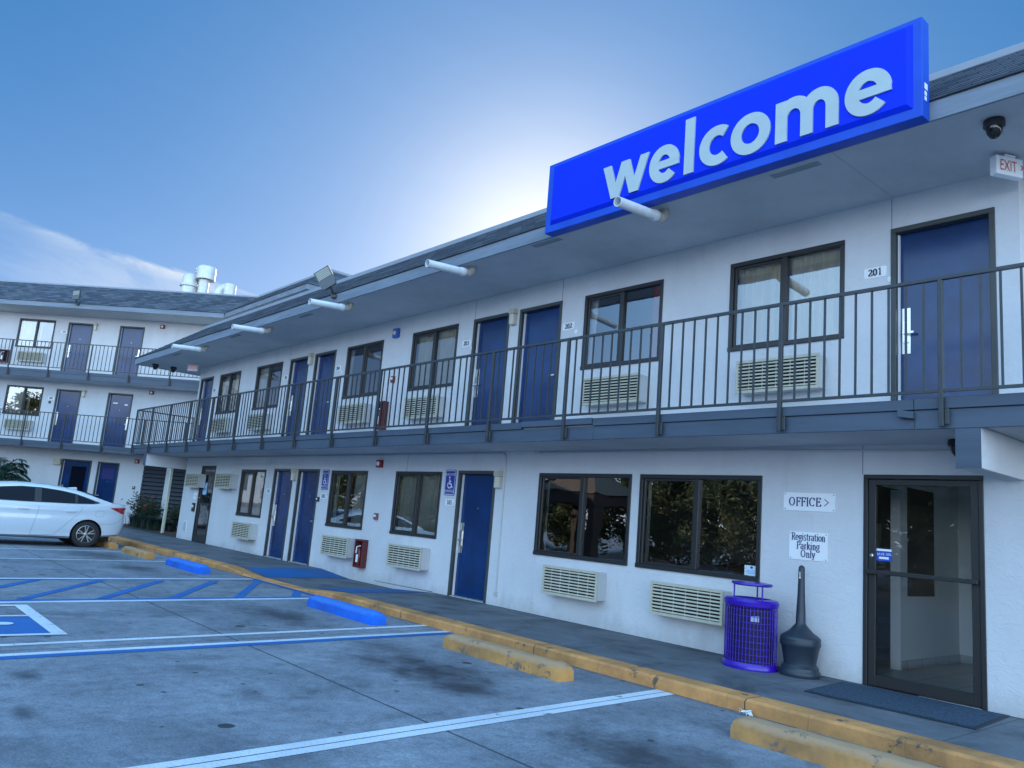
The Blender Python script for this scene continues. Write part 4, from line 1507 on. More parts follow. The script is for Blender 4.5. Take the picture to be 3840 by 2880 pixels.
def parking_sign(x0, x1, z0, z1, label):
    t = thing('parking_sign', label, 'sign', ((x0 + x1) / 2, YW, z0), 0, 'blue accessible parking signs')
    mb = MB()
    mb.extr([(a, YW - 0.002, b) for a, b in rrect(x0, x1, z0, z1, 0.03)], (0, -0.006, 0))
    build(mb, 'plate', M_HBLUE, t)
    mb = MB()
    P = rrect(x0 + 0.018, x1 - 0.018, z0 + 0.018, z1 - 0.018, 0.025)
    f = lambda a, b: (a, YW - 0.011, b)
    mb.add2d(stroke(P[:-1], lambda a, b: 0.01, True), f)
    xc = (x0 + x1) / 2
    mb.add2d(sans_text('HANDICAPPED', 0.042, xc, z1 - 0.105, 0.78), f)
    mb.add2d(sans_text('PARKING', 0.048, xc, z0 + 0.055, 0.95), f)
    mb.add2d(wheelchair(xc, (z0 + z1) / 2 + 0.0, 0.21), f)
    build(mb, 'lettering', M_WHITE, t)


parking_sign(-11.512, -11.207, 1.848, 2.3, 'blue and white HANDICAPPED PARKING sign above plate 101')
parking_sign(-16.055, -15.76, 1.836, 2.279, 'blue and white HANDICAPPED PARKING sign above plate 102')


def white_sign(name, x0, x1, z0, z1, lines, label, shift=0.0, arrow=None):
    t = thing(name, label, 'sign', ((x0 + x1) / 2, YW, z0))
    mb = MB()
    mb.extr([(a, YW - 0.003, b) for a, b in rrect(x0, x1, z0, z1, 0.012)], (0, -0.006, 0))
    build(mb, 'plate', M_WHITE, t)
    mb = MB()
    for s, h, zb, q in lines:
        mb.add2d(serif_text(s, h, (x0 + x1) / 2 + shift, zb, q), lambda a, b: (a, YW - 0.012, b))
    build(mb, 'lettering', M_NAVY, t)
    if arrow:
        mb = MB()
        mb.add2d(serif_text(arrow, 0.1, x1 - 0.1, 1.922, 0.92), lambda a, b: (a, YW - 0.012, b))
        build(mb, 'arrow', M_NAVY, t)
    mb = MB()
    for x in (x0 + 0.018, x1 - 0.018):
        for z in (z0 + 0.018, z1 - 0.018):
            mb.lathe((x, YW - 0.0085, z), [(0.007, 0), (0.006, -0.005)], 8, axis='y')
    build(mb, 'screw', M_GREY, t)


white_sign('office_sign', -4.919, -4.3, 1.869, 2.072, [('OFFICE', 0.1, 1.922, 0.92)], 'white OFFICE sign with an arrow to the right', -0.047, '>')
white_sign('registration_sign', -4.838, -4.38, 1.325, 1.633, [('Registration', 0.084, 1.54, 0.79), ('Parking', 0.084, 1.442, 0.85), ('Only', 0.084, 1.352, 0.85)], 'white Registration Parking Only sign')

# the large welcome sign on the eave
SGN = thing('welcome_sign', 'large blue box sign reading welcome on the roof edge', 'sign', (-5.15, 6.96, 5.34))
mb = MB()
mb.box(-7.6, -2.712, 6.885, 7.04, 5.335, 6.32)
build(mb, 'cabinet', M_SEDGE, SGN, bevel=0.008)
mb = MB()
a0, a1, c0, c1 = -7.50, -2.79, 5.43, 6.275
b0, b1, d0, d1 = -7.455, -2.835, 5.475, 6.235
yb, yf = 6.884, 6.845
mb.rings([[(a0, yb, c0), (a1, yb, c0), (a1, yb, c1), (a0, yb, c1)], [(b0, yf, d0), (b1, yf, d0), (b1, yf, d1), (b0, yf, d1)]])
build(mb, 'face_panel', M_SBLUE, SGN, bevel=0.004)
mb = MB()
for z0, z1, w in ((5.62, 5.68, 0.06), (5.56, 5.6, 0.045), (5.51, 5.55, 0.04)):
    mb.box(-2.7118, -2.709, 6.93, 6.93 + w, z0, z1)
build(mb, 'sticker', M_WHITE, SGN)
mb = MB()
TK = 0.128
zb, xt = 5.492, 5.938
letters = []


PUT = [0]


def put(polys):
    PUT[0] += 1
    k = (PUT[0] % 3) * 0.0007
    for p in polys:
        mb.extr([(a, 6.844, b) for a, b in p], (0, -0.018 - k, 0))


CW_ = lambda w: (lambda a, b: w)
# w
xw0, xw1 = -6.515, -5.806
q = (xw1 - xw0 - 0.10) / 4
pts = [(xw0 + 0.055, xt), (xw0 + 0.055 + q, zb), (xw0 + 0.05 + 2 * q, xt), (xw1 - 0.055 - q, zb), (xw1 - 0.055, xt)]
hw = 0.066
def slab(p, q_):
    return [(p[0] - hw, p[1]), (p[0] + hw, p[1]), (q_[0] + hw, q_[1]), (q_[0] - hw, q_[1])]
for sl_ in (slab(pts[0], pts[1]), slab(pts[2], pts[1]), slab(pts[2], pts[3]), slab(pts[4], pts[3])):
    put([sl_])


def bowl(x0, x1, a_0, a_1):
    cx, cz = (x0 + x1) / 2, (zb + xt) / 2
    rx, rz = (x1 - x0 - TK) / 2, (xt - zb + 0.02 - TK * 0.94) / 2
    full = abs(a_1 - a_0) >= 360
    return stroke(arc(cx, cz, rx, rz, a_0, a_1, 40)[:-1 if full else None], lambda dx, dy: TK * (0.92 + 0.08 * abs(dy)), full)


def letter_e(x0, x1):
    put(bowl(x0, x1, 2, 318))
    cz = (zb + xt) / 2
    put([[(x0 + 0.08, cz - 0.052), (x1 - 0.004, cz - 0.052), (x1 - 0.004, cz + 0.045), (x0 + 0.08, cz + 0.045)]])


letter_e(-5.783, -5.348)
put([[(-5.279, zb), (-5.149, zb), (-5.149, 6.163), (-5.279, 6.163)]])
put(bowl(-5.074, -4.61, 52, 308))
put(bowl(-4.669, -4.196, 0, 360))
x0, x1 = -4.137, -3.465
put([[(x0, zb), (x0 + 0.13, zb), (x0 + 0.13, xt), (x0, xt)]])
for ca, cb in ((x0 + 0.065, -3.7945), (-3.7945, x1 - 0.065)):
    cx = (ca + cb) / 2
    rx = (cb - ca) / 2
    path = arc(cx, xt - 0.2, rx, 0.147, 168, 0, 16) + [(cb, zb)]
    put(stroke(path, CW_(0.13)))
letter_e(-3.403, -2.958)
build(mb, 'lettering', M_LETTER, SGN)

# ------------------------------------------------------------------ wall fixtures
def sconce(T, x, z, yw, label, rz):
    t = thing('wall_lamp', label, 'wall lamp', T(x, yw, z - 0.14), rz, 'cream wall lamps')
    mb = MB(T)
    mb.box(x - 0.06, x + 0.075, yw - 0.1, yw - 0.001, z + 0.05, z + 0.14)
    mb.box(x - 0.05, x + 0.065, yw - 0.03, yw - 0.001, z - 0.14, z + 0.049)
    build(mb, 'housing', M_CREAM, t, bevel=0.008)
    mb = MB(T)
    mb.box(x - 0.045, x + 0.06, yw - 0.09, yw - 0.031, z - 0.135, z + 0.049)
    build(mb, 'lens', M_LENS, t, bevel=0.012)
    return t


sconce(IDT, -10.02, 2.14, YW, 'cream box lamp at the top right of door 101', 0)
sconce(IDT, -17.38, 2.15, YW, 'cream box lamp between doors 102 and 103', 0)
sconce(IDT, -9.99, 4.89, YW, 'cream box lamp between doors 202 and 203', 0)
sconce(IDT, -17.27, 4.9, YW, 'yellowed cream box lamp between doors 204 and 205', 0)
sconce(T45, -19.17, 7.82, CW, 'small cream lamp beside the blue door 302 on the top storey', R(45))
sconce(T45, -19.17, 5.1, CW, 'small cream lamp beside the blue door 208 on the middle storey', R(45))
mb = MB(T45)
mb.box(-19.89, -19.6, CW - 0.1, CW - 0.002, 2.24, 2.49)
tag(build(mb, 'junction_box', M_CREAM, base=True, bevel=0.015), 'square cream box on the far wall above the glazed blue door', 'utility box')


def alarm(T, x, z, yw, label, body, lens, w=0.14, h=0.15, rz=0.0, cat='fire alarm'):
    t = thing('alarm_strobe', label, cat, T(x, yw, z - h / 2), rz, 'alarm strobes on the walls')
    mb = MB(T)
    mb.box(x - w / 2, x + w / 2, yw - 0.07, yw - 0.001, z - h / 2, z + h / 2)
    build(mb, 'body', body, t, bevel=0.008)
    mb = MB(T)
    mb.lathe((x, yw - 0.0705, z), [(0.045, 0), (0.042, -0.02), (0.025, -0.03), (0.005, -0.033)], 14, axis='y')
    build(mb, 'lens', lens, t, smooth=True)


alarm(IDT, -13.7, 2.405, YW, 'red fire alarm strobe on the ground floor wall under the balcony', M_RED, M_WHITE, 0.17)
alarm(IDT, -13.62, 5.07, YW, 'blue strobe light high on the wall between windows upstairs', M_BLUEST, M_LENS, 0.18, 0.19, cat='strobe light')
alarm(T45, -16.4, 8.0, CW, 'red alarm strobe on the top storey of the far wing', M_RED, M_WHITE, 0.17, 0.15, R(45))
alarm(T45, -16.41, 5.33, CW, 'red alarm strobe on the middle storey of the far wing', M_RED, M_WHITE, 0.17, 0.14, R(45))
alarm(T45, -16.55, 2.61, CW, 'red alarm strobe on the ground storey of the far wing, left of the dark louvres', M_RED, M_WHITE, 0.17, 0.15, R(45))


def pull_box(T, x, z, yw, w, h, label, m, rz=0):
    t = thing('pull_station', label, 'call box', T(x, yw, z), rz)
    mb = MB(T)
    mb.box(x - w / 2, x + w / 2, yw - 0.045, yw - 0.001, z - h / 2, z + h / 2)
    build(mb, 'body', m, t, bevel=0.006)
    mb = MB(T)
    mb.box(x - w / 4, x + w / 4, yw - 0.058, yw - 0.0455, z - 0.01, z + h / 4)
    build(mb, 'handle', M_WHITE, t, bevel=0.003)


pull_box(IDT, -13.65, 1.37, YW, 0.12, 0.13, 'small dull red pull box on the ground floor wall between two windows', mat('dull_red', (0.2, 0.09, 0.08), 0.5))
pull_box(IDT, -13.58, 4.11, YW, 0.11, 0.13, 'small red pull box behind the upstairs railing between two windows', M_RED)
pull_box(T45, -16.53, 1.6, CW, 0.1, 0.11, 'small brown box on the far wall left of the dark louvres', mat('brown_box', (0.12, 0.08, 0.06), 0.5), R(45))
pull_box(IDT, -23.5, 1.16, YW, 0.17, 0.24, 'black intercom box beside the glazed staff door', M_BLACK)
pull_box(IDT, -16.11, 1.625, YW, 0.08, 0.1, 'small black card box at the left edge of plate 102', M_BLACK)


def ext_cabinet(T, x0, x1, z0, z1, yw, label, rz):
    t = thing('extinguisher_cabinet', label, 'extinguisher cabinet', T((x0 + x1) / 2, yw, z0), rz, 'red fire extinguisher cabinets')
    f = 0.035
    mb = MB(T)
    y0 = yw - 0.13
    mb.box(x0, x1, y0, yw - 0.001, z0, z0 + f)
    mb.box(x0, x1, y0, yw - 0.001, z1 - f, z1)
    mb.box(x0, x0 + f * 0.6, y0, yw - 0.001, z0 + f, z1 - f)
    mb.box(x1 - f * 0.6, x1, y0, yw - 0.001, z0 + f, z1 - f)
    build(mb, 'cabinet', M_DRED, t, bevel=0.006)
    mb = MB(T)
    mb.box(x0 + f * 0.6, x1 - f * 0.6, yw - 0.012, yw - 0.002, z0 + f, z1 - f)
    build(mb, 'back_panel', M_DARK, t)
    xc = (x0 + x1) / 2 - 0.02
    mb = MB(T)
    mb.lathe((xc, yw - 0.075, z0 + f + 0.005), [(0.05, 0), (0.052, 0.01), (0.052, 0.28), (0.035, 0.33), (0.015, 0.345), (0.015, 0.38)], 14)
    mb.box(xc - 0.02, xc + 0.05, yw - 0.085, yw - 0.065, z0 + f + 0.385, z0 + f + 0.405)
    e = build(mb, 'extinguisher', mat('extinguisher_red', (0.12, 0.008, 0.01), 0.35), t, smooth=True)
    mb = MB(T)
    mb.box(xc - 0.035, xc + 0.04, yw - 0.129, yw - 0.128, z0 + f + 0.07, z0 + f + 0.22)
    mb.tube([(xc + 0.05, yw - 0.1, z0 + f + 0.39), (xc - 0.05, yw - 0.12, z0 + f + 0.36), (xc - 0.06, yw - 0.12, z0 + f + 0.24)], 0.012, 8)
    build(mb, 'hose', M_WHITE, e)


ext_cabinet(IDT, -14.155, -13.85, 0.35, 0.897, YW, 'dark red fire extinguisher cabinet low on the ground floor wall', 0)
ext_cabinet(IDT, -13.95, -13.66, 3.09, 3.66, YW, 'red fire extinguisher cabinet behind the upstairs railing of the near building', 0)
ext_cabinet(T45, -23.0, -22.53, 6.12, 6.63, CW, 'red fire extinguisher cabinet on the top gallery of the far wing', R(45))

# wall stickers and notices
def notice(name, x0, x1, z0, z1, m, label, yy=YW - 0.002, lines=None, cat='notice', lm=None):
    t = thing(name, label, cat, ((x0 + x1) / 2, yy, z0))
    mb = MB()
    mb.box(x0, x1, yy - 0.004, yy, z0, z1)
    build(mb, 'sheet', m, t)
    if lines:
        mb = MB()
        for s, h, xc, zb_, wd in lines:
            mb.add2d(sans_text(s, h, xc, zb_, wd), lambda a, b: (a, yy - 0.006, b))
        build(mb, 'lettering', lm or M_WHITE, t)
    return t


M_STB = mat('sticker_blue', (0.02, 0.08, 0.45), 0.4)
M_LTB = mat('sticker_light_blue', (0.2, 0.45, 0.75), 0.4)
M_PALE = mat('sticker_pale', (0.6, 0.7, 0.76), 0.4)
sv = notice('discount_sticker', -3.857, -3.7, 1.39, 1.516, M_STB, 'blue and white SAVE 10% sticker on the office door glass', YW + 0.022, [('SAVE 10%', 0.026, -3.778, 1.448, 1.0)])
mb = MB()
mb.box(-3.855, -3.702, YW + 0.0165, YW + 0.0178, 1.492, 1.514)
mb.box(-3.83, -3.73, YW + 0.0165, YW + 0.0178, 1.41, 1.433)
build(mb, 'white_band', M_WHITE, sv)
ws = notice('window_sticker', -5.425, -5.24, 1.082, 1.2, M_PALE, 'pale blue and white sticker in the lower corner of the office window', YW + 0.022, cat='sticker')
mb = MB()
mb.box(-5.345, -5.315, YW + 0.0165, YW + 0.0178, 1.165, 1.19, 1)
for i, w in enumerate((0.1, 0.14, 0.12)):
    mb.box(-5.335 - w / 2, -5.335 + w / 2, YW + 0.0165, YW + 0.0178, 1.105 + 0.016 * i, 1.113 + 0.016 * i, 0)
build(mb, 'print', [M_LTB, M_HBLUE], ws)
st_ = notice('door_poster', -23.07, -22.77, 1.53, 1.88, M_LTB, 'light blue poster taped inside the glazed staff door', YW + 0.022, cat='poster')
mb = MB()
mb.box(-23.02, -22.82, YW + 0.0165, YW + 0.0178, 1.72, 1.83)
mb.box(-23.03, -22.81, YW + 0.0165, YW + 0.0178, 1.56, 1.66)
build(mb, 'print', M_PALE, st_)
for i, (z0, z1) in enumerate(((1.62, 1.66), (1.49, 1.585), (1.38, 1.47))):
    notice('paper_note', -23.66, -23.44, z0, z1, M_WHITE, ('narrow white note, top one of three beside the staff door', 'white note, middle one of three beside the staff door', 'white note, bottom one of three above the intercom box')[i])
rs = notice('restroom_sign', -20.93, -20.7, 1.66, 1.88, M_WHITE, 'small white wheelchair sign to the right of the staff door', cat='sign')
mb = MB()
mb.add2d(wheelchair(-20.81, 1.8, 0.13), lambda a, b: (a, YW - 0.009, b))
build(mb, 'symbol', M_NAVY, rs)
for T, x, z, yw, lb in ((T45, -20.52, 4.66, CW, 'small dark disc plate under plate 208'),):
    mb = MB(T)
    mb.box(x - 0.05, x + 0.05, yw - 0.01, yw - 0.001, z - 0.05, z + 0.05)
    tag(build(mb, 'wall_plate', M_BLACK, base=True), lb, 'plate')
mb = MB(T45)
mb.box(-17.98, -17.78, CW + 0.078, CW + 0.0845, 4.8, 4.85)
mb.box(-17.5, -17.36, CW + 0.078, CW + 0.0845, 4.76, 4.81)
tag(build(mb, 'door_notice', M_WHITE, base=True), 'white notice strips on the right hand blue door of the middle gallery', 'notice')

# conduits
mb = MB()
pts = [(-9.95, YW - 0.012, 2.57), (-9.9, YW - 0.012, 2.53), (-9.885, YW - 0.012, 2.45), (-9.88, YW - 0.012, 0.36)]
mb.tube(pts, 0.011, 8)
mb.tube([(-24.5, YW - 0.013, 2.585), (-9.95, YW - 0.013, 2.578)], 0.011, 8)
mb.box(-9.91, -9.85, YW - 0.03, YW - 0.001, 0.3, 0.37)
tag(build(mb, 'conduit', M_CASE, base=True), 'thin white conduit under the balcony dropping down the wall by door 101', 'conduit')
mb = MB()
mb.tube([(-9.1, YW - 0.014, 2.575), (-5.3, YW - 0.014, 2.57), (-3.05, YW - 0.014, 2.53)], 0.012, 8)
mb.box(-9.2, -9.08, YW - 0.04, YW - 0.001, 2.55, 2.6)
tag(build(mb, 'cable_conduit', M_CASE, base=True), 'white conduit along the ceiling over the office windows', 'conduit')

# junction box on the balcony edge
mb = MB()
mb.extr([(-3.13, 7.39, 2.70), (-2.99, 7.39, 2.68), (-2.99, 7.39, 2.74), (-3.13, 7.39, 2.77)], (0, -0.06, 0))
tag(build(mb, 'edge_box', M_FASC, base=True, bevel=0.005), 'small grey electrical box tilted on the balcony edge board under door 201', 'utility box')


# drain spouts
def spout(x, label, dirty=False):
    t = thing('drain_spout', label, 'drain pipe', (x, 7.25, 5.2), 0, 'white drain pipes under the eave')
    mb = MB()
    mb.tube([(x, 7.27, 5.369), (x, 7.27, 5.31), (x, 7.25, 5.275), (x, 7.2, 5.255), (x, 7.13, 5.248)], 0.062, 14)
    build(mb, 'elbow', M_PVCD, t, smooth=True)
    mb = MB()
    o, i = 0.06, 0.053
    p0, p1 = Vector((x, 7.14, 5.249)), Vector((x, 6.42, 5.195))
    d = (p1 - p0).normalized()
    a = Vector((1, 0, 0))
    u = d.cross(a).normalized()
    ring = lambda p, r: [tuple(p + a * math.cos(k) * r + u * math.sin(k) * r) for k in (2 * PI * j / 16 for j in range(16))]
    mb.rings([ring(p0, o), ring(p1, o), ring(p1, i), ring(p1 - d * 0.5, i)], cap=False)
    q = p0 + d * 0.02
    mb.rings([ring(q, o + 0.001), ring(q, o + 0.009), ring(q + d * 0.06, o + 0.009), ring(q + d * 0.06, o + 0.001)], cap=False)
    build(mb, 'pipe', M_PVC, t, smooth=True)


for i, x in enumerate((-5.885, -9.652, -13.415, -17.02, -20.883)):
    spout(x, ('white drain pipe poking out under the welcome sign', 'white drain pipe second in the row from the welcome sign', 'white drain pipe directly below the roof floodlight', 'white drain pipe next after the floodlight towards the far wing', 'white drain pipe nearest the far roof corner')[i])


# soffit vents
for x, y, lb in ((-4.14, 7.24, 'slotted soffit vent under the welcome sign'), (-7.88, 7.2, 'soffit vent by the far end of the welcome sign'), (-15.18, 7.22, 'soffit vent near the floodlight'), (-18.8, 7.2, 'soffit vent between the two farthest drain pipes'), (-23.0, 7.24, 'soffit vent near the far eave corner')):
    t = thing('soffit_vent', lb, 'vent', (x, y, 5.36), 0, 'flat vents in the eave soffit')
    mb = MB()
    w, h = 0.27, 0.045
    mb.box(x - w, x + w, y - h, y - h + 0.012, 5.36, 5.369)
    mb.box(x - w, x + w, y + h - 0.012, y + h, 5.36, 5.369)
    mb.box(x - w, x - w + 0.012, y - h + 0.012, y + h - 0.012, 5.36, 5.369)
    mb.box(x + w - 0.012, x + w, y - h + 0.012, y + h - 0.012, 5.36, 5.369)
    build(mb, 'frame', mat('vent_grey', (0.36, 0.38, 0.42), 0.7), t)
    mb = MB()
    for i in range(5):
        yy = y - h + 0.017 + i * 0.0135
        mb.box(x - w + 0.012, x + w - 0.012, yy, yy + 0.006, 5.362, 5.368)
    build(mb, 'slats', mat('vent_grey', (0.36, 0.38, 0.42), 0.7), t)


# dome cameras
def dome(x, y, zc, label, r=0.075):
    t = thing('dome_camera', label, 'security camera', (x, y, zc - 0.2), 0, 'black dome cameras')
    mb = MB()
    mb.lathe((x, y, zc - 0.075), [(r * 1.0, 0.074), (r * 1.05, 0.05), (r * 1.05, 0.015), (r * 0.85, 0.0)], 20)
    build(mb, 'mount', M_BLACK, t, smooth=True)
    mb = MB()
    mb.lathe((x, y, zc - 0.0752), [(r * 0.82, 0), (r * 0.74, -0.045), (r * 0.45, -0.085), (r * 0.1, -0.1)], 18)
    build(mb, 'dome', mat('smoked_dome', (0.01, 0.01, 0.012), 0.08), t, smooth=True)


dome(-2.31, 7.42, 5.37, 'black dome camera on the soffit above door 201, near the exit sign', 0.085)
dome(-25.57, 7.46, 5.37, 'black dome camera on the soffit at the far eave corner', 0.09)
dome(-25.5, 7.98, 5.37, 'black dome camera with a pale base on the soffit beside the far exit sign', 0.09)
dome(-2.93, 8.25, 2.604, 'round black dome camera under the balcony beside the beam by the office door', 0.1)


# exit signs
def exit_sign(x, y, z, ang, label, lm, arrow=True):
    t = thing('exit_sign', label, 'exit sign', (x, y, z), ang, 'exit signs under the eave')
    ca, sa = math.cos(ang), math.sin(ang)
    T = lambda a, b, c: (x + a * ca - b * sa, y + a * sa + b * ca, c)
    w, h, d = 0.155, 0.19, 0.04
    mb = MB(T)
    mb.box(-w, w, -d, d, z - h - 0.03, z - 0.03)
    build(mb, 'case', M_WHITE, t, bevel=0.006)
    mb = MB(T)
    mb.box(-0.06, 0.06, -0.05, 0.05, z - 0.029, z - 0.012)
    mb.box(-0.02, 0.02, -0.02, 0.02, z - 0.012, z + 0.005)
    build(mb, 'canopy', M_WHITE, t)
    mb = MB(T)
    f = lambda a, b: (a, -d - 0.003, b)
    mb.add2d(sans_text('EXIT', 0.115, -0.015, z - h + 0.012, 0.62), f)
    if arrow:
        mb.add2d(stroke([(0.128, z - h + 0.095), (0.15, z - h + 0.07), (0.128, z - h + 0.045)], lambda a, b: 0.013), f)
    build(mb, 'lettering', lm, t)


exit_sign(-2.45, 8.18, 5.365, R(62), 'white EXIT sign with dull red letters hanging at the near end of the upstairs walkway', M_EXIT)
exit_sign(-24.1, 8.1, 5.365, R(40), 'EXIT sign with glowing orange letters at the far end of the upstairs walkway', M_EXITO)


# floodlights
def flood(T0, x, y, z, rz, label, lean=0.5, s=1.0, turn=0.0):
    c_, s_ = math.cos(turn), math.sin(turn)
    T = lambda a, b, c: T0(x + (a - x) * c_ - (b - y) * s_, y + (a - x) * s_ + (b - y) * c_, c)
    t = thing('floodlight', label, 'floodlight', T(x, y, z), rz, 'floodlights on the roof edges')
    mb = MB(T)
    mb.box(x - 0.05, x + 0.05, y - 0.06, y + 0.06, z - 0.05, z + 0.01)
    mb.tube([(x, y - 0.03, z), (x - 0.04 * lean, y - 0.1, z + 0.08), (x - 0.08 * lean, y - 0.13, z + 0.15)], 0.022, 10)
    build(mb, 'bracket', M_BLACK, t, bevel=0.004)
    # head: flat housing tipped towards the lot, lens in its lower front face
    L = 0.4 * s
    dx, dz = -math.sin(lean), math.cos(lean)
    def P(a, b, c):
        # a across, b along the head, c out of its face (towards the lot, slightly down)
        return (x - 0.08 * lean + a * dz + b * dx, y - 0.14 - c + b * 0.18, z + 0.13 - a * dx + b * dz)
    mb = MB(T)
    w = 0.15 * s
    mb.rings([[P(-w * 0.8, 0, -0.03), P(w * 0.8, 0, -0.03), P(w * 0.8, 0, 0.03), P(-w * 0.8, 0, 0.03)], [P(-w, 0.1, -0.05), P(w, 0.1, -0.05), P(w, 0.1, 0.035), P(-w, 0.1, 0.035)], [P(-w, L, -0.05), P(w, L, -0.05), P(w, L, 0.035), P(-w, L, 0.035)]])
    build(mb, 'housing', mat('flood_housing', (0.085, 0.09, 0.1), 0.5, metal=0.2), t, bevel=0.006)
    mb = MB(T)
    for i in range(6):
        b0 = 0.2 * s + (L - 0.22 * s) * i / 6
        b1 = 0.2 * s + (L - 0.22 * s) * (i + 1) / 6 - 0.006
        mb.rings([[P(-w * 0.84, b0, 0.0355), P(w * 0.84, b0, 0.0355), P(w * 0.84, b1, 0.0355), P(-w * 0.84, b1, 0.0355)], [P(-w * 0.8, b0 + 0.004, 0.042), P(w * 0.8, b0 + 0.004, 0.042), P(w * 0.8, b1 - 0.004, 0.042), P(-w * 0.8, b1 - 0.004, 0.042)]])
    build(mb, 'lens', mat('led_lens', (0.34, 0.34, 0.28), 0.35), t)


flood(IDT, -13.66, 7.03, 5.5, 0, 'grey floodlight angled up on the near roof edge above a drain pipe', 0.62, 1.1, 0.75)
flood(T45, -19.1, 28.5, 8.36, R(45), 'small grey floodlight on the roof edge of the far wing', 0.15, 0.95)

# ------------------------------------------------------------------ wheel stops
def wheel_stop(x0, x1, y0, y1, h, m, label, rz=0.0):
    mb = MB()
    xc, yc = (x0 + x1) / 2, (y0 + y1) / 2
    L, Wd = (x1 - x0) / 2, (y1 - y0) / 2
    zg = zl(xc)
    slope = (zl(x1) - zl(x0)) / (x1 - x0)
    prof = [(-1, -0.03), (-0.96, h * 0.6), (-0.9, h * 0.68), (-0.62, h * 0.92), (-0.3, h * 0.985), (0, h), (0.3, h * 0.985), (0.62, h * 0.92), (0.9, h * 0.68), (0.96, h * 0.6), (1, -0.03)]
    rings = []
    n = 22
    for i in range(n + 1):
        t = -L + 2 * L * i / n
        e = 1 - 0.16 * max(0, (abs(t) - L + 0.05) / 0.05)
        rings.append([(t, p * Wd * (1 - 0.03 * random.random()), q * (e if q > 0 else 1) + random.uniform(-0.004, 0.004) + slope * t) for p, q in prof])
    T = lambda x, y, z: (xc + x * math.cos(rz) - y * math.sin(rz), yc + x * math.sin(rz) + y * math.cos(rz), zg + z)
    mb.T = T
    mb.rings(rings)
    o = build(mb, 'wheel_stop', m, base=True, smooth=True)
    o.data.set_sharp_from_angle(angle=R(24))
    return tag(o, label, 'wheel stop', 'parking wheel stops')


wheel_stop(-3.62, -1.78, 5.57, 5.8, 0.165, M_YELW, 'ochre wheel stop nearest the camera in front of the office door')
wheel_stop(-7.41, -5.56, 5.66, 5.87, 0.165, M_YELW, 'worn ochre wheel stop in front of the office windows')
wheel_stop(-10.7, -8.95, 5.67, 5.9, 0.165, M_BLUEW, 'blue wheel stop in front of door 101, nearer one of the two blue')
wheel_stop(-16.64, -14.86, 5.63, 5.86, 0.17, M_BLUEW, 'blue wheel stop beyond the hatched bay, farther one of the two blue')
wheel_stop(-19.67, -18.0, 5.64, 5.86, 0.15, M_YELW, 'yellow wheel stop next to the farther blue one')
wheel_stop(-22.4, -20.69, 5.64, 5.86, 0.15, M_YELW, 'yellow wheel stop behind the rear wheel of the white car')

# ------------------------------------------------------------------ bin, ashtray, mat, litter
zb0 = zw(-5)
BX, BY = -5.02, 8.06
bin_ = thing('litter_bin', 'purple blue wire litter bin with a raised flat lid by the office wall', 'litter bin', (BX, BY, zb0))
H_, RX, RY = 0.66, 0.285, 0.25
ring = lambda z, k, n=64: [(BX + RX * k * math.cos(2 * PI * j / n), BY + RY * k * math.sin(2 * PI * j / n), zb0 + z) for j in range(n)]
mb = MB()
n = 46
for j in range(n):
    a = 2 * PI * j / n
    x, y = BX + RX * math.cos(a), BY + RY * math.sin(a)
    mb.tube([(x, y, zb0 + 0.06), (x, y, zb0 + H_)], 0.0042, 4, cap=False)
for i in range(9):
    z = 0.09 + i * 0.066
    P = ring(z, 1.0, 40)
    mb.rings([[(x, y, zz) for (x, y, _) in P] for zz in (zb0 + z, zb0 + z + 0.006)], cap=False)
build(mb, 'wire_basket', M_BIN, bin_, recalc=False)
mb = MB()
mb.rings([ring(0, 1.07), ring(0.01, 1.08), ring(0.055, 1.03), ring(0.07, 1.0), ring(0.07, 0.96), ring(0.01, 0.96)], cap=True)
build(mb, 'base_ring', M_BIN, bin_, smooth=True)
mb = MB()
mb.rings([ring(H_ - 0.01, 1.0), ring(H_, 1.05), ring(H_ + 0.045, 1.07), ring(H_ + 0.07, 1.0), ring(H_ + 0.078, 0.75), ring(H_ + 0.05, 0.7), ring(H_ - 0.02, 0.68)], cap=False)
build(mb, 'rim', M_BIN, bin_, smooth=True)
mb = MB()
mb.rings([ring(0.02, 0.9), ring(H_ - 0.03, 0.92)], cap=True)
build(mb, 'liner', mat('bin_liner', (0.004, 0.002, 0.05), 0.7), bin_, smooth=True)
mb = MB()
for a in (100, 215, 335):
    x, y = BX + RX * 0.68 * math.cos(R(a)), BY + RY * 0.68 * math.sin(R(a))
    mb.tube([(x, y, zb0 + H_ + 0.05), (x, y, zb0 + H_ + 0.215)], 0.009, 8)
build(mb, 'lid_strut', M_BIN, bin_, smooth=True)
mb = MB()
mb.rings([ring(H_ + 0.21, 0.74), ring(H_ + 0.222, 0.8), ring(H_ + 0.242, 0.78), ring(H_ + 0.25, 0.5), ring(H_ + 0.243, 0.4)], cap=True)
build(mb, 'lid', M_BIN, bin_, smooth=True)
mb = MB()
mb.face([(BX + 0.13, BY - RY * 0.85, zb0 + 0.505), (BX + 0.2, BY - RY * 0.66, zb0 + 0.505), (BX + 0.2, BY - RY * 0.66, zb0 + 0.565), (BX + 0.13, BY - RY * 0.85, zb0 + 0.56)])
build(mb, 'bin_label', mat('pale_label', (0.4, 0.45, 0.6), 0.6), bin_)
AX, AY = -4.52, 8.22
az = zw(AX)
ash = thing('smoking_post', 'dark grey plastic cigarette receptacle with a tall tapering neck', 'ashtray', (AX, AY, az))
mb = MB()
mb.lathe((AX, AY, az), [(0.2, 0), (0.21, 0.02), (0.205, 0.05), (0.19, 0.07), (0.19, 0.09), (0.165, 0.12), (0.165, 0.14), (0.195, 0.3), (0.205, 0.31), (0.21, 0.33), (0.205, 0.37)], 40)
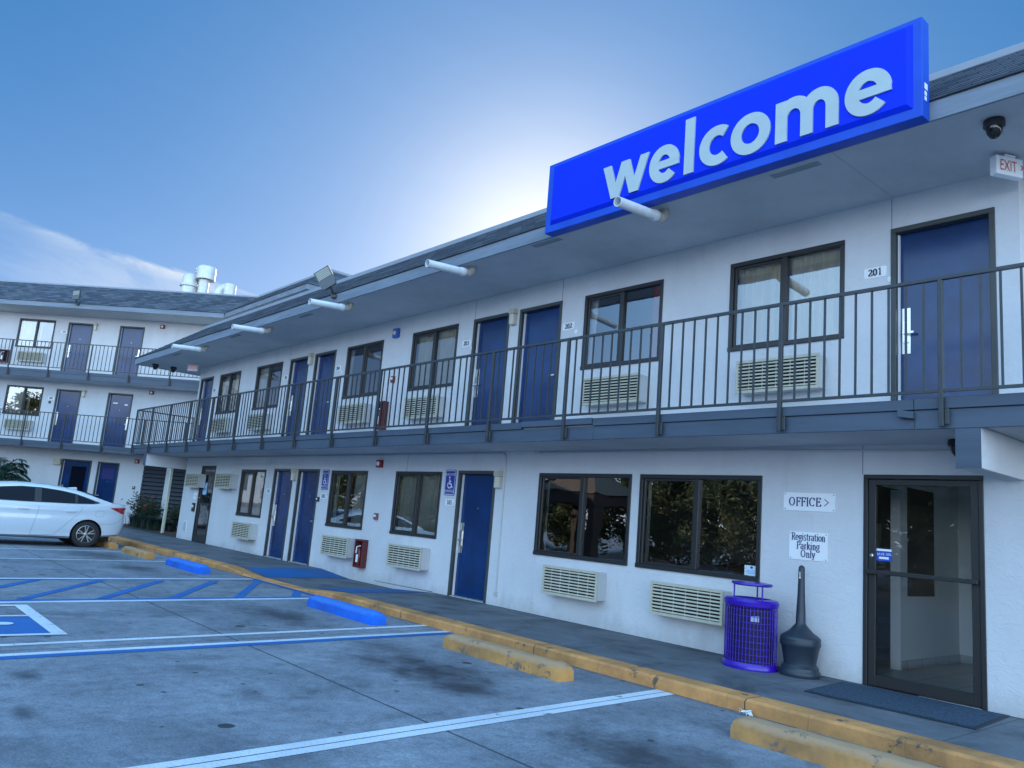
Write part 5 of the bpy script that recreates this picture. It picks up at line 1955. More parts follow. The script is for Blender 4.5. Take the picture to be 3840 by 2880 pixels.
build(mb, 'base', M_ASH, ash, smooth=True)
mb = MB()
mb.lathe((AX, AY, az + 0.372), [(0.206, 0), (0.204, 0.02), (0.19, 0.035), (0.13, 0.075), (0.085, 0.12), (0.06, 0.15), (0.052, 0.165), (0.047, 0.3), (0.04, 0.45), (0.035, 0.6), (0.034, 0.72), (0.031, 0.748), (0.02, 0.765), (0.005, 0.772)], 32)
nk = build(mb, 'neck', M_ASH, ash, smooth=True)
mb = MB()
yf = AY - 0.0352
mb.box(AX - 0.004, AX + 0.004, yf - 0.001, yf + 0.003, az + 1.02, az + 1.075)
mb.lathe((AX, yf, az + 1.012), [(0.009, 0.003), (0.009, -0.001)], 10, axis='y')
build(mb, 'pictogram', M_WHITE, nk)
mb = MB()
q = [(-4.02, 7.39), (-4.13, 8.36), (-2.62, 8.46), (-2.56, 7.46)]
mb.extr([(x, y, zw(x) + 0.002) for x, y in q], (0, 0, 0.01))
dm = build(mb, 'door_mat', mat('mat_rubber', (0.015, 0.022, 0.035), 0.7), base=True, bevel=0.004)
tag(dm, 'dark blue ribbed door mat lying before the office door', 'door mat')
cx_, cy_ = sum(p[0] for p in q) / 4, sum(p[1] for p in q) / 4
mb = MB()
qi = [(cx_ + (x - cx_) * 0.955, cy_ + (y - cy_) * 0.94) for x, y in q]
mb.extr([(x, y, zw(x) + 0.0125) for x, y in qi], (0, 0, 0.004))
build(mb, 'carpet', M_MAT, dm)
mb = MB()
for i in range(9):
    a, b = random.uniform(-0.05, 0.05), random.uniform(-0.03, 0.03)
    mb.face([(-3.98 + a + random.uniform(-0.045, 0.045), 6.37 + b + random.uniform(-0.03, 0.03), zl(-4) + random.uniform(0.0, 0.06)) for _ in range(4)])
tag(build(mb, 'crumpled_tissue', M_WHITE, base=True), 'crumpled white paper tissue at the foot of the yellow kerb', 'litter')

# ------------------------------------------------------------------ white car
CAR = thing('parked_car', 'white four door sedan parked with its tail to the kerb', 'car', (-21.63, 3.7, zl(-21.6)))
cxm, crear, cg = -21.63, 6.0, zl(-21.6)
CT = lambda w, l, z: (cxm + w, crear - l, cg + z)
HWD = 0.88


def prof(l):
    """half-section (w, z) of the lower body at distance l from the tail"""
    pl = interp(l, [(0, 0.62), (0.08, 0.78), (0.25, 0.9), (0.6, 0.96), (1.2, 0.985), (2.3, 1.0), (3.4, 0.985), (4.0, 0.93), (4.3, 0.84), (4.5, 0.7), (4.56, 0.6)])
    top = interp(l, [(0, 0.7), (0.04, 0.98), (0.09, 1.045), (0.18, 1.035), (0.45, 1.03), (0.7, 1.0), (1.2, 0.955), (2.2, 0.93), (3.3, 0.92), (3.45, 0.93), (4.0, 0.86), (4.4, 0.74), (4.56, 0.6)])
    bot = interp(l, [(0, 0.4), (0.12, 0.28), (0.5, 0.24), (1.2, 0.19), (3.2, 0.17), (4.2, 0.2), (4.56, 0.3)])
    w = HWD * pl
    m = (top + bot) / 2
    return [(0, bot), (w * 0.86, bot), (w * 0.955, bot + 0.05), (w * 0.965, bot + 0.13), (w * 0.985, bot + 0.2), (w * 1.0, m - 0.02), (w * 1.0, m + 0.1), (w * 0.985, top - 0.16), (w * 0.992, top - 0.14), (w * 0.965, top - 0.035), (w * 0.9, top), (w * 0.5, top + 0.012), (0, top + 0.016)]


LS = [0, 0.03, 0.07, 0.12, 0.2, 0.35, 0.5, 0.7, 0.9, 1.2, 1.6, 2.0, 2.5, 3.0, 3.3, 3.7, 4.0, 4.25, 4.42, 4.52, 4.56]
rings = []
for l in LS:
    h = prof(l)
    rings.append([(w, l, z) for w, z in h] + [(-w, l, z) for w, z in h[-2:0:-1]])
mb = MB(CT)
mb.rings(rings)
body = build(mb, 'body', [M_CAR, M_DARK], CAR, smooth=True)
# wheel arches cut out of the body
WHL = [0.87, 3.52]
mbc = MB(CT)
for l in WHL:
    for sd in (1, -1):
        n = 28
        ringA = [(sd * 0.62, l + 0.345 * math.cos(2 * PI * k / n), 0.3 + 0.345 * math.sin(2 * PI * k / n)) for k in range(n)]
        ringB = [(sd * 1.1, a, b) for _, a, b in ringA]
        mbc.rings([ringA, ringB])
cut = build(mbc, 'cutter', M_DARK)
bo = body.modifiers.new('arches', 'BOOLEAN')
bo.operation = 'DIFFERENCE'
bo.object = cut
bo.solver = 'EXACT'
mi = cut.matrix_world
bpy.context.view_layer.update()
dg = bpy.context.evaluated_depsgraph_get()
nm = bpy.data.meshes.new_from_object(body.evaluated_get(dg))
body.modifiers.clear()
body.data = nm
bpy.data.objects.remove(cut)
try:
    nm.set_sharp_from_angle(angle=R(38))
except Exception:
    pass
mb = MB(CT)
mb.box(-0.6, 0.6, 0.3, 4.3, 0.16, 0.5)
build(mb, 'underbody', M_DARK, CAR)


def roof_z(l):
    return interp(l, [(0.3, 1.035), (0.45, 1.085), (0.65, 1.16), (0.85, 1.235), (1.1, 1.3), (1.4, 1.35), (1.8, 1.385), (2.2, 1.395), (2.5, 1.385), (2.8, 1.34), (3.1, 1.24), (3.5, 1.04), (3.65, 0.95)])


def house_half(l):
    zt_, zb_ = roof_z(l), interp(l, [(0.3, 1.03), (0.7, 0.995), (1.2, 0.95), (2.2, 0.925), (3.3, 0.915), (3.65, 0.92)])
    k = (zt_ - zb_) / 0.46
    wb = HWD * interp(l, [(0.3, 0.8), (0.7, 0.88), (1.2, 0.93), (2.3, 0.95), (3.3, 0.92), (3.65, 0.86)])
    wt = wb - 0.24 * max(0.05, k)
    return wb, wt, zb_, zt_


def side_w(l, z):
    wb, wt, zb_, zt_ = house_half(l)
    t = max(0, min(1, (z - zb_) / max(0.02, (zt_ - 0.05 - zb_))))
    return wb + (wt - wb) * (t ** 1.15)


rings = []
for l in (0.3, 0.4, 0.55, 0.7, 0.85, 1.0, 1.2, 1.5, 1.8, 2.1, 2.4, 2.7, 2.95, 3.15, 3.35, 3.5, 3.65):
    wb, wt, zb_, zt_ = house_half(l)
    hgt = zt_ - zb_
    h = [(0, zb_ - 0.08), (wb, zb_ - 0.08), (wb, zb_), (side_w(l, zb_ + hgt * 0.45), zb_ + hgt * 0.45), (side_w(l, zb_ + hgt * 0.8), zb_ + hgt * 0.8), (wt, zt_ - 0.05 * min(1, hgt / 0.3)), (wt - 0.1, zt_ - 0.012), (wt * 0.5, zt_), (0, zt_ + 0.004)]
    rings.append([(w, l, z) for w, z in h] + [(-w, l, z) for w, z in h[-2:0:-1]])
mb = MB(CT)
mb.rings(rings)
build(mb, 'cabin', M_CAR, CAR, smooth=True)


def side_patch(mb, pts_top, zbf, l0, l1, off, sd, n=24, m=0):
    for i in range(n):
        la, lb = l0 + (l1 - l0) * i / n, l0 + (l1 - l0) * (i + 1) / n
        for k in range(4):
            q = []
            for l, t in ((la, k / 4), (lb, k / 4), (lb, (k + 1) / 4), (la, (k + 1) / 4)):
                zb_ = zbf(l)
                z = zb_ + (max(pts_top(l), zb_ + 0.001) - zb_) * t
                q.append((sd * (side_w(l, z) + off), l, z))
            mb.face(q, m)


wtop = lambda l: interp(l, [(0.66, 1.04), (0.95, 1.14), (1.2, 1.215), (1.5, 1.265), (1.9, 1.3), (2.3, 1.3), (2.7, 1.255), (3.0, 1.17), (3.3, 1.02)])
wbot = lambda l: interp(l, [(0.66, 1.03), (0.75, 1.01), (1.2, 0.985), (2.2, 0.965), (3.3, 0.96)])
for sd in (1, -1):
    mb = MB(CT)
    side_patch(mb, wtop, wbot, 0.66, 3.3, 0.008, sd, 40)
    build(mb, 'window_trim', M_BLACK, CAR, smooth=True, recalc=False)
    for l0, l1 in ((0.78, 1.14), (1.2, 1.9), (2.04, 3.2)):
        mb = MB(CT)
        side_patch(mb, lambda l: wtop(l) - 0.018, lambda l: wbot(l) + 0.012, l0, l1, 0.012, sd, 16)
        build(mb, 'side_window', M_CARGL, CAR, smooth=True, recalc=False)
    mb = MB(CT)
    side_patch(mb, lambda l: wtop(l) + 0.016, lambda l: wtop(l) + 0.002, 0.66, 3.3, 0.011, sd, 40)
    build(mb, 'chrome_trim', M_STEEL, CAR, smooth=True, recalc=False)
# rear screen and windscreen
for nm_, l0, l1 in (('rear_screen', 0.42, 1.1), ('windscreen', 2.85, 3.5)):
    mb = MB(CT)
    for i in range(8):
        la, lb = l0 + (l1 - l0) * i / 8, l0 + (l1 - l0) * (i + 1) / 8
        wa, wb_ = house_half(la)[1] - 0.1, house_half(lb)[1] - 0.1
        mb.face([(-wa, la, roof_z(la) + 0.008), (wa, la, roof_z(la) + 0.008), (wb_, lb, roof_z(lb) + 0.008), (-wb_, lb, roof_z(lb) + 0.008)])
    build(mb, nm_, M_CARGL, CAR, recalc=False)


def body_w(l, z):
    h = prof(l)
    for (wa, za), (wb_, zb_) in zip(h[1:], h[2:]):
        if za <= z <= zb_ and zb_ > za:
            return wa + (wb_ - wa) * (z - za) / (zb_ - za)
    return h[5][0]


def seam(mb, pts, w=0.006, off=0.003, sd=1):
    """thin dark gap line following the body side"""
    for (la, za), (lb, zb_) in zip(pts, pts[1:]):
        d = Vector((lb - la, zb_ - za))
        n = Vector((-d.y, d.x)).normalized() * w / 2
        q = [(la + n.x, za + n.y), (la - n.x, za - n.y), (lb - n.x, zb_ - n.y), (lb + n.x, zb_ + n.y)]
        mb.face([(sd * (body_w(l, z) + off), l, z) for l, z in q])


def fine(pts, k=6):
    out = []
    for (a, b), (c, d) in zip(pts, pts[1:]):
        out += [(a + (c - a) * i / k, b + (d - b) * i / k) for i in range(k)]
    return out + [pts[-1]]


for sd in (1, -1):
    mb = MB(CT)
    seam(mb, fine([(1.93, 0.91), (1.95, 0.7), (2.0, 0.45), (2.03, 0.24)]), sd=sd)
    seam(mb, fine([(1.05, 0.93), (1.04, 0.85), (1.12, 0.74), (1.3, 0.55), (1.46, 0.36), (1.55, 0.26), (2.03, 0.235)]), sd=sd)
    build(mb, 'door_gap', M_GREY, CAR, recalc=False)
    mb = MB(CT)
    seam(mb, fine([(0.03, 0.78), (0.2, 0.62), (0.35, 0.56), (0.62, 0.55)]), sd=sd)
    build(mb, 'bumper_gap', M_GREY, CAR, recalc=False)
    mb = MB(CT)
    fd = rrect(0.55, 0.73, 0.72, 0.86, 0.025)
    seam(mb, [(a, b) for a, b in fd] + [fd[0]], 0.004, sd=sd)
    build(mb, 'fuel_flap', M_GREY, CAR, recalc=False)
    for l in (2.23, 1.27):
        mb = MB(CT)
        wv_ = body_w(l, 0.81)
        mb.rings([[(sd * (wv_ + a), l + dl, 0.805 + b) for a, b in ((0.0, -0.014), (0.028 * e, -0.012), (0.032 * e, 0.008), (0.0, 0.014))] for dl, e in ((-0.115, 0.3), (-0.08, 0.9), (0, 1), (0.08, 0.9), (0.115, 0.3))])
        build(mb, 'door_handle', M_CAR, CAR, smooth=True)
    # tail lamp wrapping the corner
    mb = MB(CT)
    n = 10
    for i in range(n):
        la, lb = 0.02 + 0.4 * i / n, 0.02 + 0.4 * (i + 1) / n
        ztop = lambda l: interp(l, [(0, 0.965), (0.42, 0.94)])
        zbt = lambda l: interp(l, [(0, 0.80), (0.12, 0.81), (0.42, 0.935)])
        for k in range(3):
            q = []
            for l, t in ((la, k / 3), (lb, k / 3), (lb, (k + 1) / 3), (la, (k + 1) / 3)):
                z = zbt(l) + (ztop(l) - zbt(l)) * t
                q.append((sd * (body_w(l, z) + 0.006), l, z))
            mb.face(q)
    mb.face([(sd * (body_w(0.02, 0.96) + 0.006), 0.02, 0.96), (sd * 0.4, -0.012, 0.95), (sd * 0.4, -0.012, 0.84), (sd * (body_w(0.02, 0.81) + 0.006), 0.02, 0.81)])
    build(mb, 'tail_lamp', M_LAMPR, CAR, recalc=False, smooth=True)
mb = MB(CT)
mb.extr([(0.012, 1.28, 1.325), (0.012, 1.02, 1.28), (0.006, 1.04, 1.36), (0.006, 1.06, 1.365), (0.008, 1.2, 1.345)], (-0.024, 0, 0))
build(mb, 'roof_antenna', M_CAR, CAR, bevel=0.004)
for l in WHL:
    for sd in (1, -1):
        yc = lambda w: sd * w
        mb = MB(lambda a, b, c: CT(sd * a, l + b, 0.3 + c))
        mb.lathe((0, 0, 0), [(0.19, 0.66), (0.27, 0.66), (0.3, 0.69), (0.302, 0.8), (0.29, 0.835), (0.25, 0.845), (0.205, 0.84), (0.2, 0.8)], 40, axis='x')
        wh = build(mb, 'wheel', M_TYRE, CAR, smooth=True)
        mb = MB(lambda a, b, c: CT(sd * a, l + b, 0.3 + c))
        mb.lathe((0, 0, 0), [(0.203, 0.75), (0.206, 0.838), (0.194, 0.842), (0.186, 0.82), (0.184, 0.76)], 40, axis='x', cap=False)
        for s in range(5):
            for off in (-0.2, 0.2):
                a = 2 * PI * s / 5 + off + 0.3
                ca, sa = math.cos(a), math.sin(a)
                a2 = 2 * PI * s / 5 + off * 0.3 + 0.3
                r0, r1 = 0.035, 0.19
                p0 = (r0 * math.cos(a2), r0 * math.sin(a2))
                p1 = (r1 * ca, r1 * sa)
                d = Vector((p1[0] - p0[0], p1[1] - p0[1])).normalized()
                nx, ny = -d.y * 0.011, d.x * 0.011
                mb.rings([[(0.80, p0[0] + nx, p0[1] + ny), (0.80, p0[0] - nx, p0[1] - ny), (0.83, p0[0] - nx, p0[1] - ny), (0.83, p0[0] + nx, p0[1] + ny)],
                          [(0.80, p1[0] + nx, p1[1] + ny), (0.80, p1[0] - nx, p1[1] - ny), (0.832, p1[0] - nx, p1[1] - ny), (0.832, p1[0] + nx, p1[1] + ny)]])
        mb.lathe((0, 0, 0), [(0.045, 0.78), (0.045, 0.832), (0.03, 0.836), (0.005, 0.836)], 16, axis='x')
        build(mb, 'rim', M_RIM, wh, smooth=True)
        mb = MB(lambda a, b, c: CT(sd * a, l + b, 0.3 + c))
        mb.lathe((0, 0, 0), [(0.186, 0.755), (0.005, 0.755)], 30, axis='x')
        build(mb, 'brake_disc', M_DARK, wh)

# ------------------------------------------------------------------ planting
z = zw(-24.6)
mb = MB()
P = [(-24.55, 9.0), (-31.5, 9.0), (-33.3, 9.1), (-27.3, 15.2), (-24.55, 15.2)]
mb.extr([(x, y, z - 0.05) for x, y in P], (0, 0, 0.055))
structure(build(mb, 'planting_bed', M_MULCH))
mb = MB()
P = [(-36, 9.0), (-33.3, 9.1), (-40.0, 2.4), (-40, -6), (-36, -6)]
mb.extr([(x, y, zl(x) + 0.0) for x, y in P], (0, 0, 0.03))
structure(build(mb, 'planting_bed', M_MULCH))


def leaf(mb, p, d, L, W, m=0, fold=0.25):
    d = Vector(d).normalized()
    s = d.cross(Vector((random.uniform(-1, 1), random.uniform(-1, 1), random.uniform(-0.2, 1)))).normalized()
    u = s.cross(d)
    p = Vector(p)
    a, b = p + d * L * 0.5 + s * W / 2 + u * fold * W, p + d * L * 0.5 - s * W / 2 + u * fold * W
    e = p + d * L - u * L * 0.12
    mb.face([tuple(p), tuple(a), tuple(e), tuple(b)], m)


def shrub(x, y, z, w, h, n, label, flowers, rnd, cat='shrub'):
    rr = random.Random(rnd)
    t = thing('flowering_shrub' if flowers else 'leafy_shrub', label, cat, (x, y, z))
    mb = MB()
    mf = MB()
    ms = MB()
    tips = []
    for i in range(16):
        a = rr.uniform(0, 2 * PI)
        sp = rr.uniform(0.2, 1) * w
        tip = Vector((x + math.cos(a) * sp, y + math.sin(a) * sp, z + h * rr.uniform(0.55, 1.0)))
        midp = Vector((x + math.cos(a) * sp * 0.4, y + math.sin(a) * sp * 0.4, z + h * 0.45))
        ms.tube([(x + math.cos(a) * 0.05, y + math.sin(a) * 0.05, z - 0.02), tuple(midp), tuple(tip)], [0.014, 0.01, 0.005], 5)
        tips.append((midp, tip))
    for i in range(n):
        m_, tp = rr.choice(tips)
        k = rr.uniform(-0.5, 1.05)
        p = m_ + (tp - m_) * k + Vector((rr.gauss(0, 0.07), rr.gauss(0, 0.07), rr.gauss(0, 0.06)))
        if p.z < z:
            continue
        leaf(mb, p, (rr.uniform(-1, 1), rr.uniform(-1, 1), rr.uniform(-0.3, 0.9)), rr.uniform(0.07, 0.12), rr.uniform(0.03, 0.05))
    build(ms, 'stem', M_TRUNK, t, smooth=True)
    build(mb, 'foliage', M_SHRUB, t, recalc=False)
    if flowers:
        for i in range(flowers):
            m_, tp = rr.choice(tips)
            p = tp + Vector((rr.gauss(0, 0.07), rr.gauss(0, 0.07), rr.uniform(0.0, 0.1)))
            for _ in range(14):
                leaf(mf, p, (rr.uniform(-1, 1), rr.uniform(-1, 1), rr.uniform(-0.2, 1)), 0.055, 0.035)
        build(mf, 'flowers', M_FLOWER, t, recalc=False)


def clump(x, y, z, r, n, label, rnd):
    rr = random.Random(rnd)
    mb = MB()
    for i in range(n):
        a = rr.uniform(0, 2 * PI)
        p = Vector((x + rr.gauss(0, r * 0.22), y + rr.gauss(0, r * 0.22), z))
        L = r * rr.uniform(0.7, 1.25)
        dirv = Vector((math.cos(a), math.sin(a), 0))
        side = Vector((-math.sin(a), math.cos(a), 0)) * 0.009
        pts = [p + dirv * L * k * k * 0.75 + Vector((0, 0, L * (1.75 * k - 0.95 * k * k))) for k in (0, 0.33, 0.66, 1.0)]
        for q0, q1, w0, w1 in zip(pts, pts[1:], (1, 1, 0.7), (1, 0.7, 0.15)):
            mb.face([tuple(q0 - side * w0), tuple(q0 + side * w0), tuple(q1 + side * w1), tuple(q1 - side * w1)])
    tag(build(mb, 'grass_clump', M_GRASSY, recalc=False), label, 'plant', 'grassy clumps at the bed edge')


shrub(-31.5, 9.5, z, 0.55, 1.2, 900, 'tall shrub with red flowers rising behind the tail of the white car', 7, 3)
shrub(-30.3, 9.55, z, 0.55, 1.0, 800, 'bushy shrub with sprays of red blossom before the left louvre panel', 9, 4)
shrub(-29.0, 9.95, z, 0.5, 1.0, 1000, 'dark leafy shrub with a few red blooms between the pole and the building corner', 2, 5)
for i, (x, y, r, lb) in enumerate(((-30.9, 9.25, 0.5, 'dark grassy clump at the bed edge closest to the car bumper'), (-30.1, 9.2, 0.55, 'dark grassy clump at the bed edge below the red blossom'), (-29.3, 9.2, 0.5, 'dark grassy clump at the bed edge mid way to the cream pole'), (-28.5, 9.15, 0.5, 'dark grassy clump immediately left of the cream pole'), (-28.4, 9.55, 0.35, 'low grassy clump between the cream pole and the white wall corner'))):
    clump(x, y, z, r, 340, lb, 20 + i)
mb = MB()
mb.box(-28.15, -27.95, 9.4, 9.5, z, z + 0.2)
tag(build(mb, 'ground_box', M_BLACK, base=True, bevel=0.01), 'small black utility box in the planting bed by the building corner', 'utility box')

# feather palm behind the car
px, py, pz = T45(-20.15, 27.4, 0.0)
pz = zl(px)
palm = thing('palm', 'bushy green palm with arching feathery fronds behind the white car', 'palm', (px, py, pz))
mb = MB()
mb.lathe((px, py, pz - 0.05), [(0.17, 0), (0.14, 0.3), (0.16, 0.9), (0.1, 1.45)], 12)
build(mb, 'trunk', M_TRUNK, palm, smooth=True)
rr = random.Random(11)
for f in range(46):
    a = 2 * PI * f / 46 * 2.4 + rr.uniform(-0.3, 0.3)
    el = rr.uniform(0.05, 1.3)
    L = rr.uniform(1.5, 2.1)
    mb = MB()
    pts = []
    for k in range(13):
        t = k / 12
        h = L * t
        pts.append(Vector((px + math.cos(a) * h * math.cos(el) * (1 - 0.1 * t), py + math.sin(a) * h * math.cos(el) * (1 - 0.1 * t), pz + 1.35 + h * math.sin(el) - 0.75 * L * t * t * (0.55 + 0.45 * math.cos(el)))))
    mb.tube([tuple(p) for p in pts], [0.016 * (1 - 0.8 * k / 12) + 0.003 for k in range(13)], 5)
    sd = Vector((-math.sin(a), math.cos(a), 0))
    for k in range(2, 13):
        for hh in (0.0, 0.5):
            if k == 12 and hh > 0:
                continue
            p = pts[k] if hh == 0 else (pts[k] + pts[k + 1]) / 2
            d = (pts[min(k + 1, 12)] - pts[k - 1]).normalized()
            ll = 0.46 * math.sin(PI * (0.12 + 0.8 * k / 12)) + 0.06
            for sg in (1, -1):
                q = (sd * sg * 0.9 + d * 0.6 + Vector((0, 0, -0.28 + rr.uniform(-0.12, 0.12)))).normalized()
                w = q.cross(Vector((0, 0, 1))).normalized() * 0.02
                e1, e2 = p + q * ll * 0.55, p + q * ll + Vector((0, 0, -0.06))
                mb.face([tuple(p - w * 0.5), tuple(p + w * 0.5), tuple(e1 + w), tuple(e1 - w)])
                mb.face([tuple(e1 - w), tuple(e1 + w), tuple(e2)])
    build(mb, 'frond', M_PALM, palm, recalc=False)


# trees across the lot, behind the camera: the windows mirror them
def tree(x, y, h, w, seed, n=8500):
    rr = random.Random(seed)
    t = thing('broadleaf_tree', '', 'tree', (x, y, 0), 0, 'trees across the lot mirrored in the windows')
    mb = MB()
    mb.tube([(x, y, -0.1), (x + 0.05, y, h * 0.25), (x - 0.05, y + 0.1, h * 0.5), (x, y, h * 0.8)], [0.2, 0.16, 0.11, 0.04], 10)
    cl = []
    for i in range(60):
        a = rr.uniform(0, 2 * PI)
        zz = rr.uniform(0.0, 1.0)
        rad = w * math.sqrt(max(0.25, 1 - (2 * zz - 0.85) ** 2)) * rr.uniform(0.3, 1)
        c = Vector((x + math.cos(a) * rad, y + math.sin(a) * rad, h * 0.08 + h * 0.9 * zz))
        cl.append((c, rr.uniform(0.35, 0.75)))
        if i % 3 == 0:
            mb.tube([(x, y, max(0.4, c.z * 0.55)), tuple(c)], [0.06, 0.015], 6)
    build(mb, 'trunk', M_TRUNK, t, smooth=True)
    mb = MB()
    for i in range(n):
        c, r_ = rr.choice(cl)
        p = c + Vector((rr.gauss(0, r_ * 0.5), rr.gauss(0, r_ * 0.5), rr.gauss(0, r_ * 0.4)))
        leaf(mb, p, (rr.uniform(-1, 1), rr.uniform(-1, 1), rr.uniform(-0.6, 0.6)), rr.uniform(0.17, 0.32), rr.uniform(0.09, 0.17))
    build(mb, 'crown', M_LEAF, t, recalc=False)
    return t


tr = tree(-12, -13, 6.4, 2.7, 1)
tr['label'] = 'round leafy tree across the lot opposite the office door'
TL = 'leafy tree in the row across the lot, mirrored in the ground floor windows'
tr2 = tree(-16.5, -14.5, 7.2, 2.9, 2)
tr2['label'] = TL
for i, (x, y, s) in enumerate(((-8, -14, 0), (-20.5, -14.5, 0), (-24.8, -17.5, 1), (-28.5, -18, 0), (-32.5, -16, 1), (-36.5, -14, 0), (-41, -15, 1), (-45.5, -14, 0), (-50, -15, 1), (-55, -14.5, 0), (-60, -15, 1), (-65, -15, 0), (-3.5, -14, 1), (-14, -18.5, 1), (-18.5, -19, 0), (-10, -19, 0), (-22.5, -20, 1), (-26.5, -21, 0), (-30.5, -21.5, 1), (-34.5, -20, 0), (-39, -19.5, 1), (-47, -19, 0))):
    c = copy_tree((tr, tr2)[s], (x, y, 0), random.uniform(0, 6), TL)

# small canopy building across the lot, mirrored in the office windows
CN = thing('drive_through_canopy', 'brown roofed canopy on square columns across the lot, mirrored in the office window', 'canopy', (-28, -12.5, 0))
mb = MB()
x0, x1, y0, y1 = -30.5, -25.8, -14.5, -10.8
mb.rings([[(x0, y0, 3.2), (x1, y0, 3.2), (x1, y1, 3.2), (x0, y1, 3.2)], [(-28.6, -12.8, 4.5), (-27.7, -12.8, 4.5), (-27.7, -12.5, 4.5), (-28.6, -12.5, 4.5)]])
build(mb, 'roof', mat('canopy_roof', (0.16, 0.12, 0.09), 0.8, var=0.2, vscale=3), CN)
mb = MB()
mb.box(x0 + 0.1, x1 - 0.1, y0 + 0.1, y1 - 0.1, 2.6, 3.19)
build(mb, 'beam', mat('canopy_brick', (0.05, 0.033, 0.028), 0.8), CN)
for x in (x0 + 0.4, x1 - 0.4):
    for y in (y0 + 0.4, y1 - 0.4):
        mb = MB()
        mb.box(x - 0.25, x + 0.25, y - 0.25, y + 0.25, 0, 2.599)
        build(mb, 'column', mat('canopy_brick', (0.2, 0.09, 0.06), 0.8), CN)

# ------------------------------------------------------------------ sky, sun, camera
SUN_AZ, SUN_EL = -47.5, 19.0
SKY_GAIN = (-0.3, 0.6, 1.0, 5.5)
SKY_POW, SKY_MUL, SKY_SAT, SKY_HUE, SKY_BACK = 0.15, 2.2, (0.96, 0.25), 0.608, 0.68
wd = bpy.data.worlds.new('World')
SC.world = wd
wd.use_nodes = True
t = wd.node_tree
bg = t.nodes['Background']
sky = nd(t, 'ShaderNodeTexSky', sky_type='NISHITA')
sky.sun_disc = False
sky.sun_elevation = R(SUN_EL)
sky.sun_rotation = R(SUN_AZ)
sky.air_density = 1.0
sky.dust_density = 1.2
sky.ozone_density = 2.5
tc = nd(t, 'ShaderNodeTexCoord')
sx = nd(t, 'ShaderNodeSeparateXYZ')
t.links.new(tc.outputs['Generated'], sx.inputs[0])
# thin streaks of high cloud low in the sky over the far wing
az = math_node(t, 'ARCTAN2', sx.outputs[0], sx.outputs[1])
el = math_node(t, 'ARCSINE', sx.outputs[2])
cmb = nd(t, 'ShaderNodeCombineXYZ')
t.links.new(math_node(t, 'MULTIPLY', az, 5.0), cmb.inputs[0])
t.links.new(math_node(t, 'ADD', math_node(t, 'MULTIPLY', el, 26.0), math_node(t, 'MULTIPLY', az, 5.5)), cmb.inputs[1])
nz = noise(t, cmb.outputs[0], 1.4, 8, 0.62, 0.6)
# one narrow streak with a crisp upper edge and a soft veil hanging under it
cen = math_node(t, 'ADD', math_node(t, 'MULTIPLY', math_node(t, 'ADD', az, 1.42), -0.11), 0.268)
cen = math_node(t, 'ADD', cen, math_node(t, 'MULTIPLY', math_node(t, 'SUBTRACT', nz, 0.5), 0.02))
dd = math_node(t, 'ADD', math_node(t, 'DIVIDE', math_node(t, 'SUBTRACT', cen, el), 0.12), 0.1, True)
lay = ramp(t, dd, [(0.06, (0, 0, 0)), (0.11, (1, 1, 1)), (0.15, (0.8, 0.8, 0.8)), (0.22, (0.42, 0.42, 0.42)), (0.5, (0.5, 0.5, 0.5)), (1.0, (0.15, 0.15, 0.15))])
span = ramp(t, math_node(t, 'ADD', az, 2.0), [(0.5, (0, 0, 0)), (0.66, (0.8, 0.8, 0.8)), (0.85, (1, 1, 1)), (1.0, (0, 0, 0))])
cl = math_node(t, 'MULTIPLY', math_node(t, 'MULTIPLY', lay, span), ramp(t, nz, [(0.36, (0.12, 0.12, 0.12)), (0.62, (1.0, 1.0, 1.0))]), True)
# the sky of a phone picture: the sun's side held back, the side facing the building boosted to light its shaded front
sh = nd(t, 'ShaderNodeSeparateColor', mode='HSV')
t.links.new(sky.outputs[0], sh.inputs[0])
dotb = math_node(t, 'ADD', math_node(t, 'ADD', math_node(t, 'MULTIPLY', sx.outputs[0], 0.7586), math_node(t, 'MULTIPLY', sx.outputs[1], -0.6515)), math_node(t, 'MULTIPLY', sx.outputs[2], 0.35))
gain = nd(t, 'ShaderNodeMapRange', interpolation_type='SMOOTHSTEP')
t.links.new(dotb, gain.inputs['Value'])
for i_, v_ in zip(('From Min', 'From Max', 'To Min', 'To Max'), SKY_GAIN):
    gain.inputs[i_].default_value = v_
sel, saz = R(SUN_EL), R(SUN_AZ)
dots = math_node(t, 'ADD', math_node(t, 'ADD', math_node(t, 'MULTIPLY', sx.outputs[0], math.sin(saz) * math.cos(sel)), math_node(t, 'MULTIPLY', sx.outputs[1], math.cos(saz) * math.cos(sel))), math_node(t, 'MULTIPLY', sx.outputs[2], math.sin(sel)))
dots = math_node(t, 'MAXIMUM', dots, 0.0)
P_ = lambda e, k: math_node(t, 'MULTIPLY', math_node(t, 'POWER', dots, e), k)
A_ = lambda *v: v[0] if len(v) == 1 else math_node(t, 'ADD', v[0], A_(*v[1:]))
low = math_node(t, 'MULTIPLY', math_node(t, 'POWER', 2.718, math_node(t, 'MULTIPLY', math_node(t, 'MAXIMUM', el, 0.0), -5.5)), 1.7)
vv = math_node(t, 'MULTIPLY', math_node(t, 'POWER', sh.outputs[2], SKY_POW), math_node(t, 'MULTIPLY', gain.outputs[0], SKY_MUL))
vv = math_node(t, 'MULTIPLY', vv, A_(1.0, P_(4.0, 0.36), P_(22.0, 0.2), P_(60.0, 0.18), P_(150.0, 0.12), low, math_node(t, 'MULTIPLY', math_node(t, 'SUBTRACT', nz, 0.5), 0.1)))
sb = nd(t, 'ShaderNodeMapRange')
t.links.new(gain.outputs[0], sb.inputs['Value'])
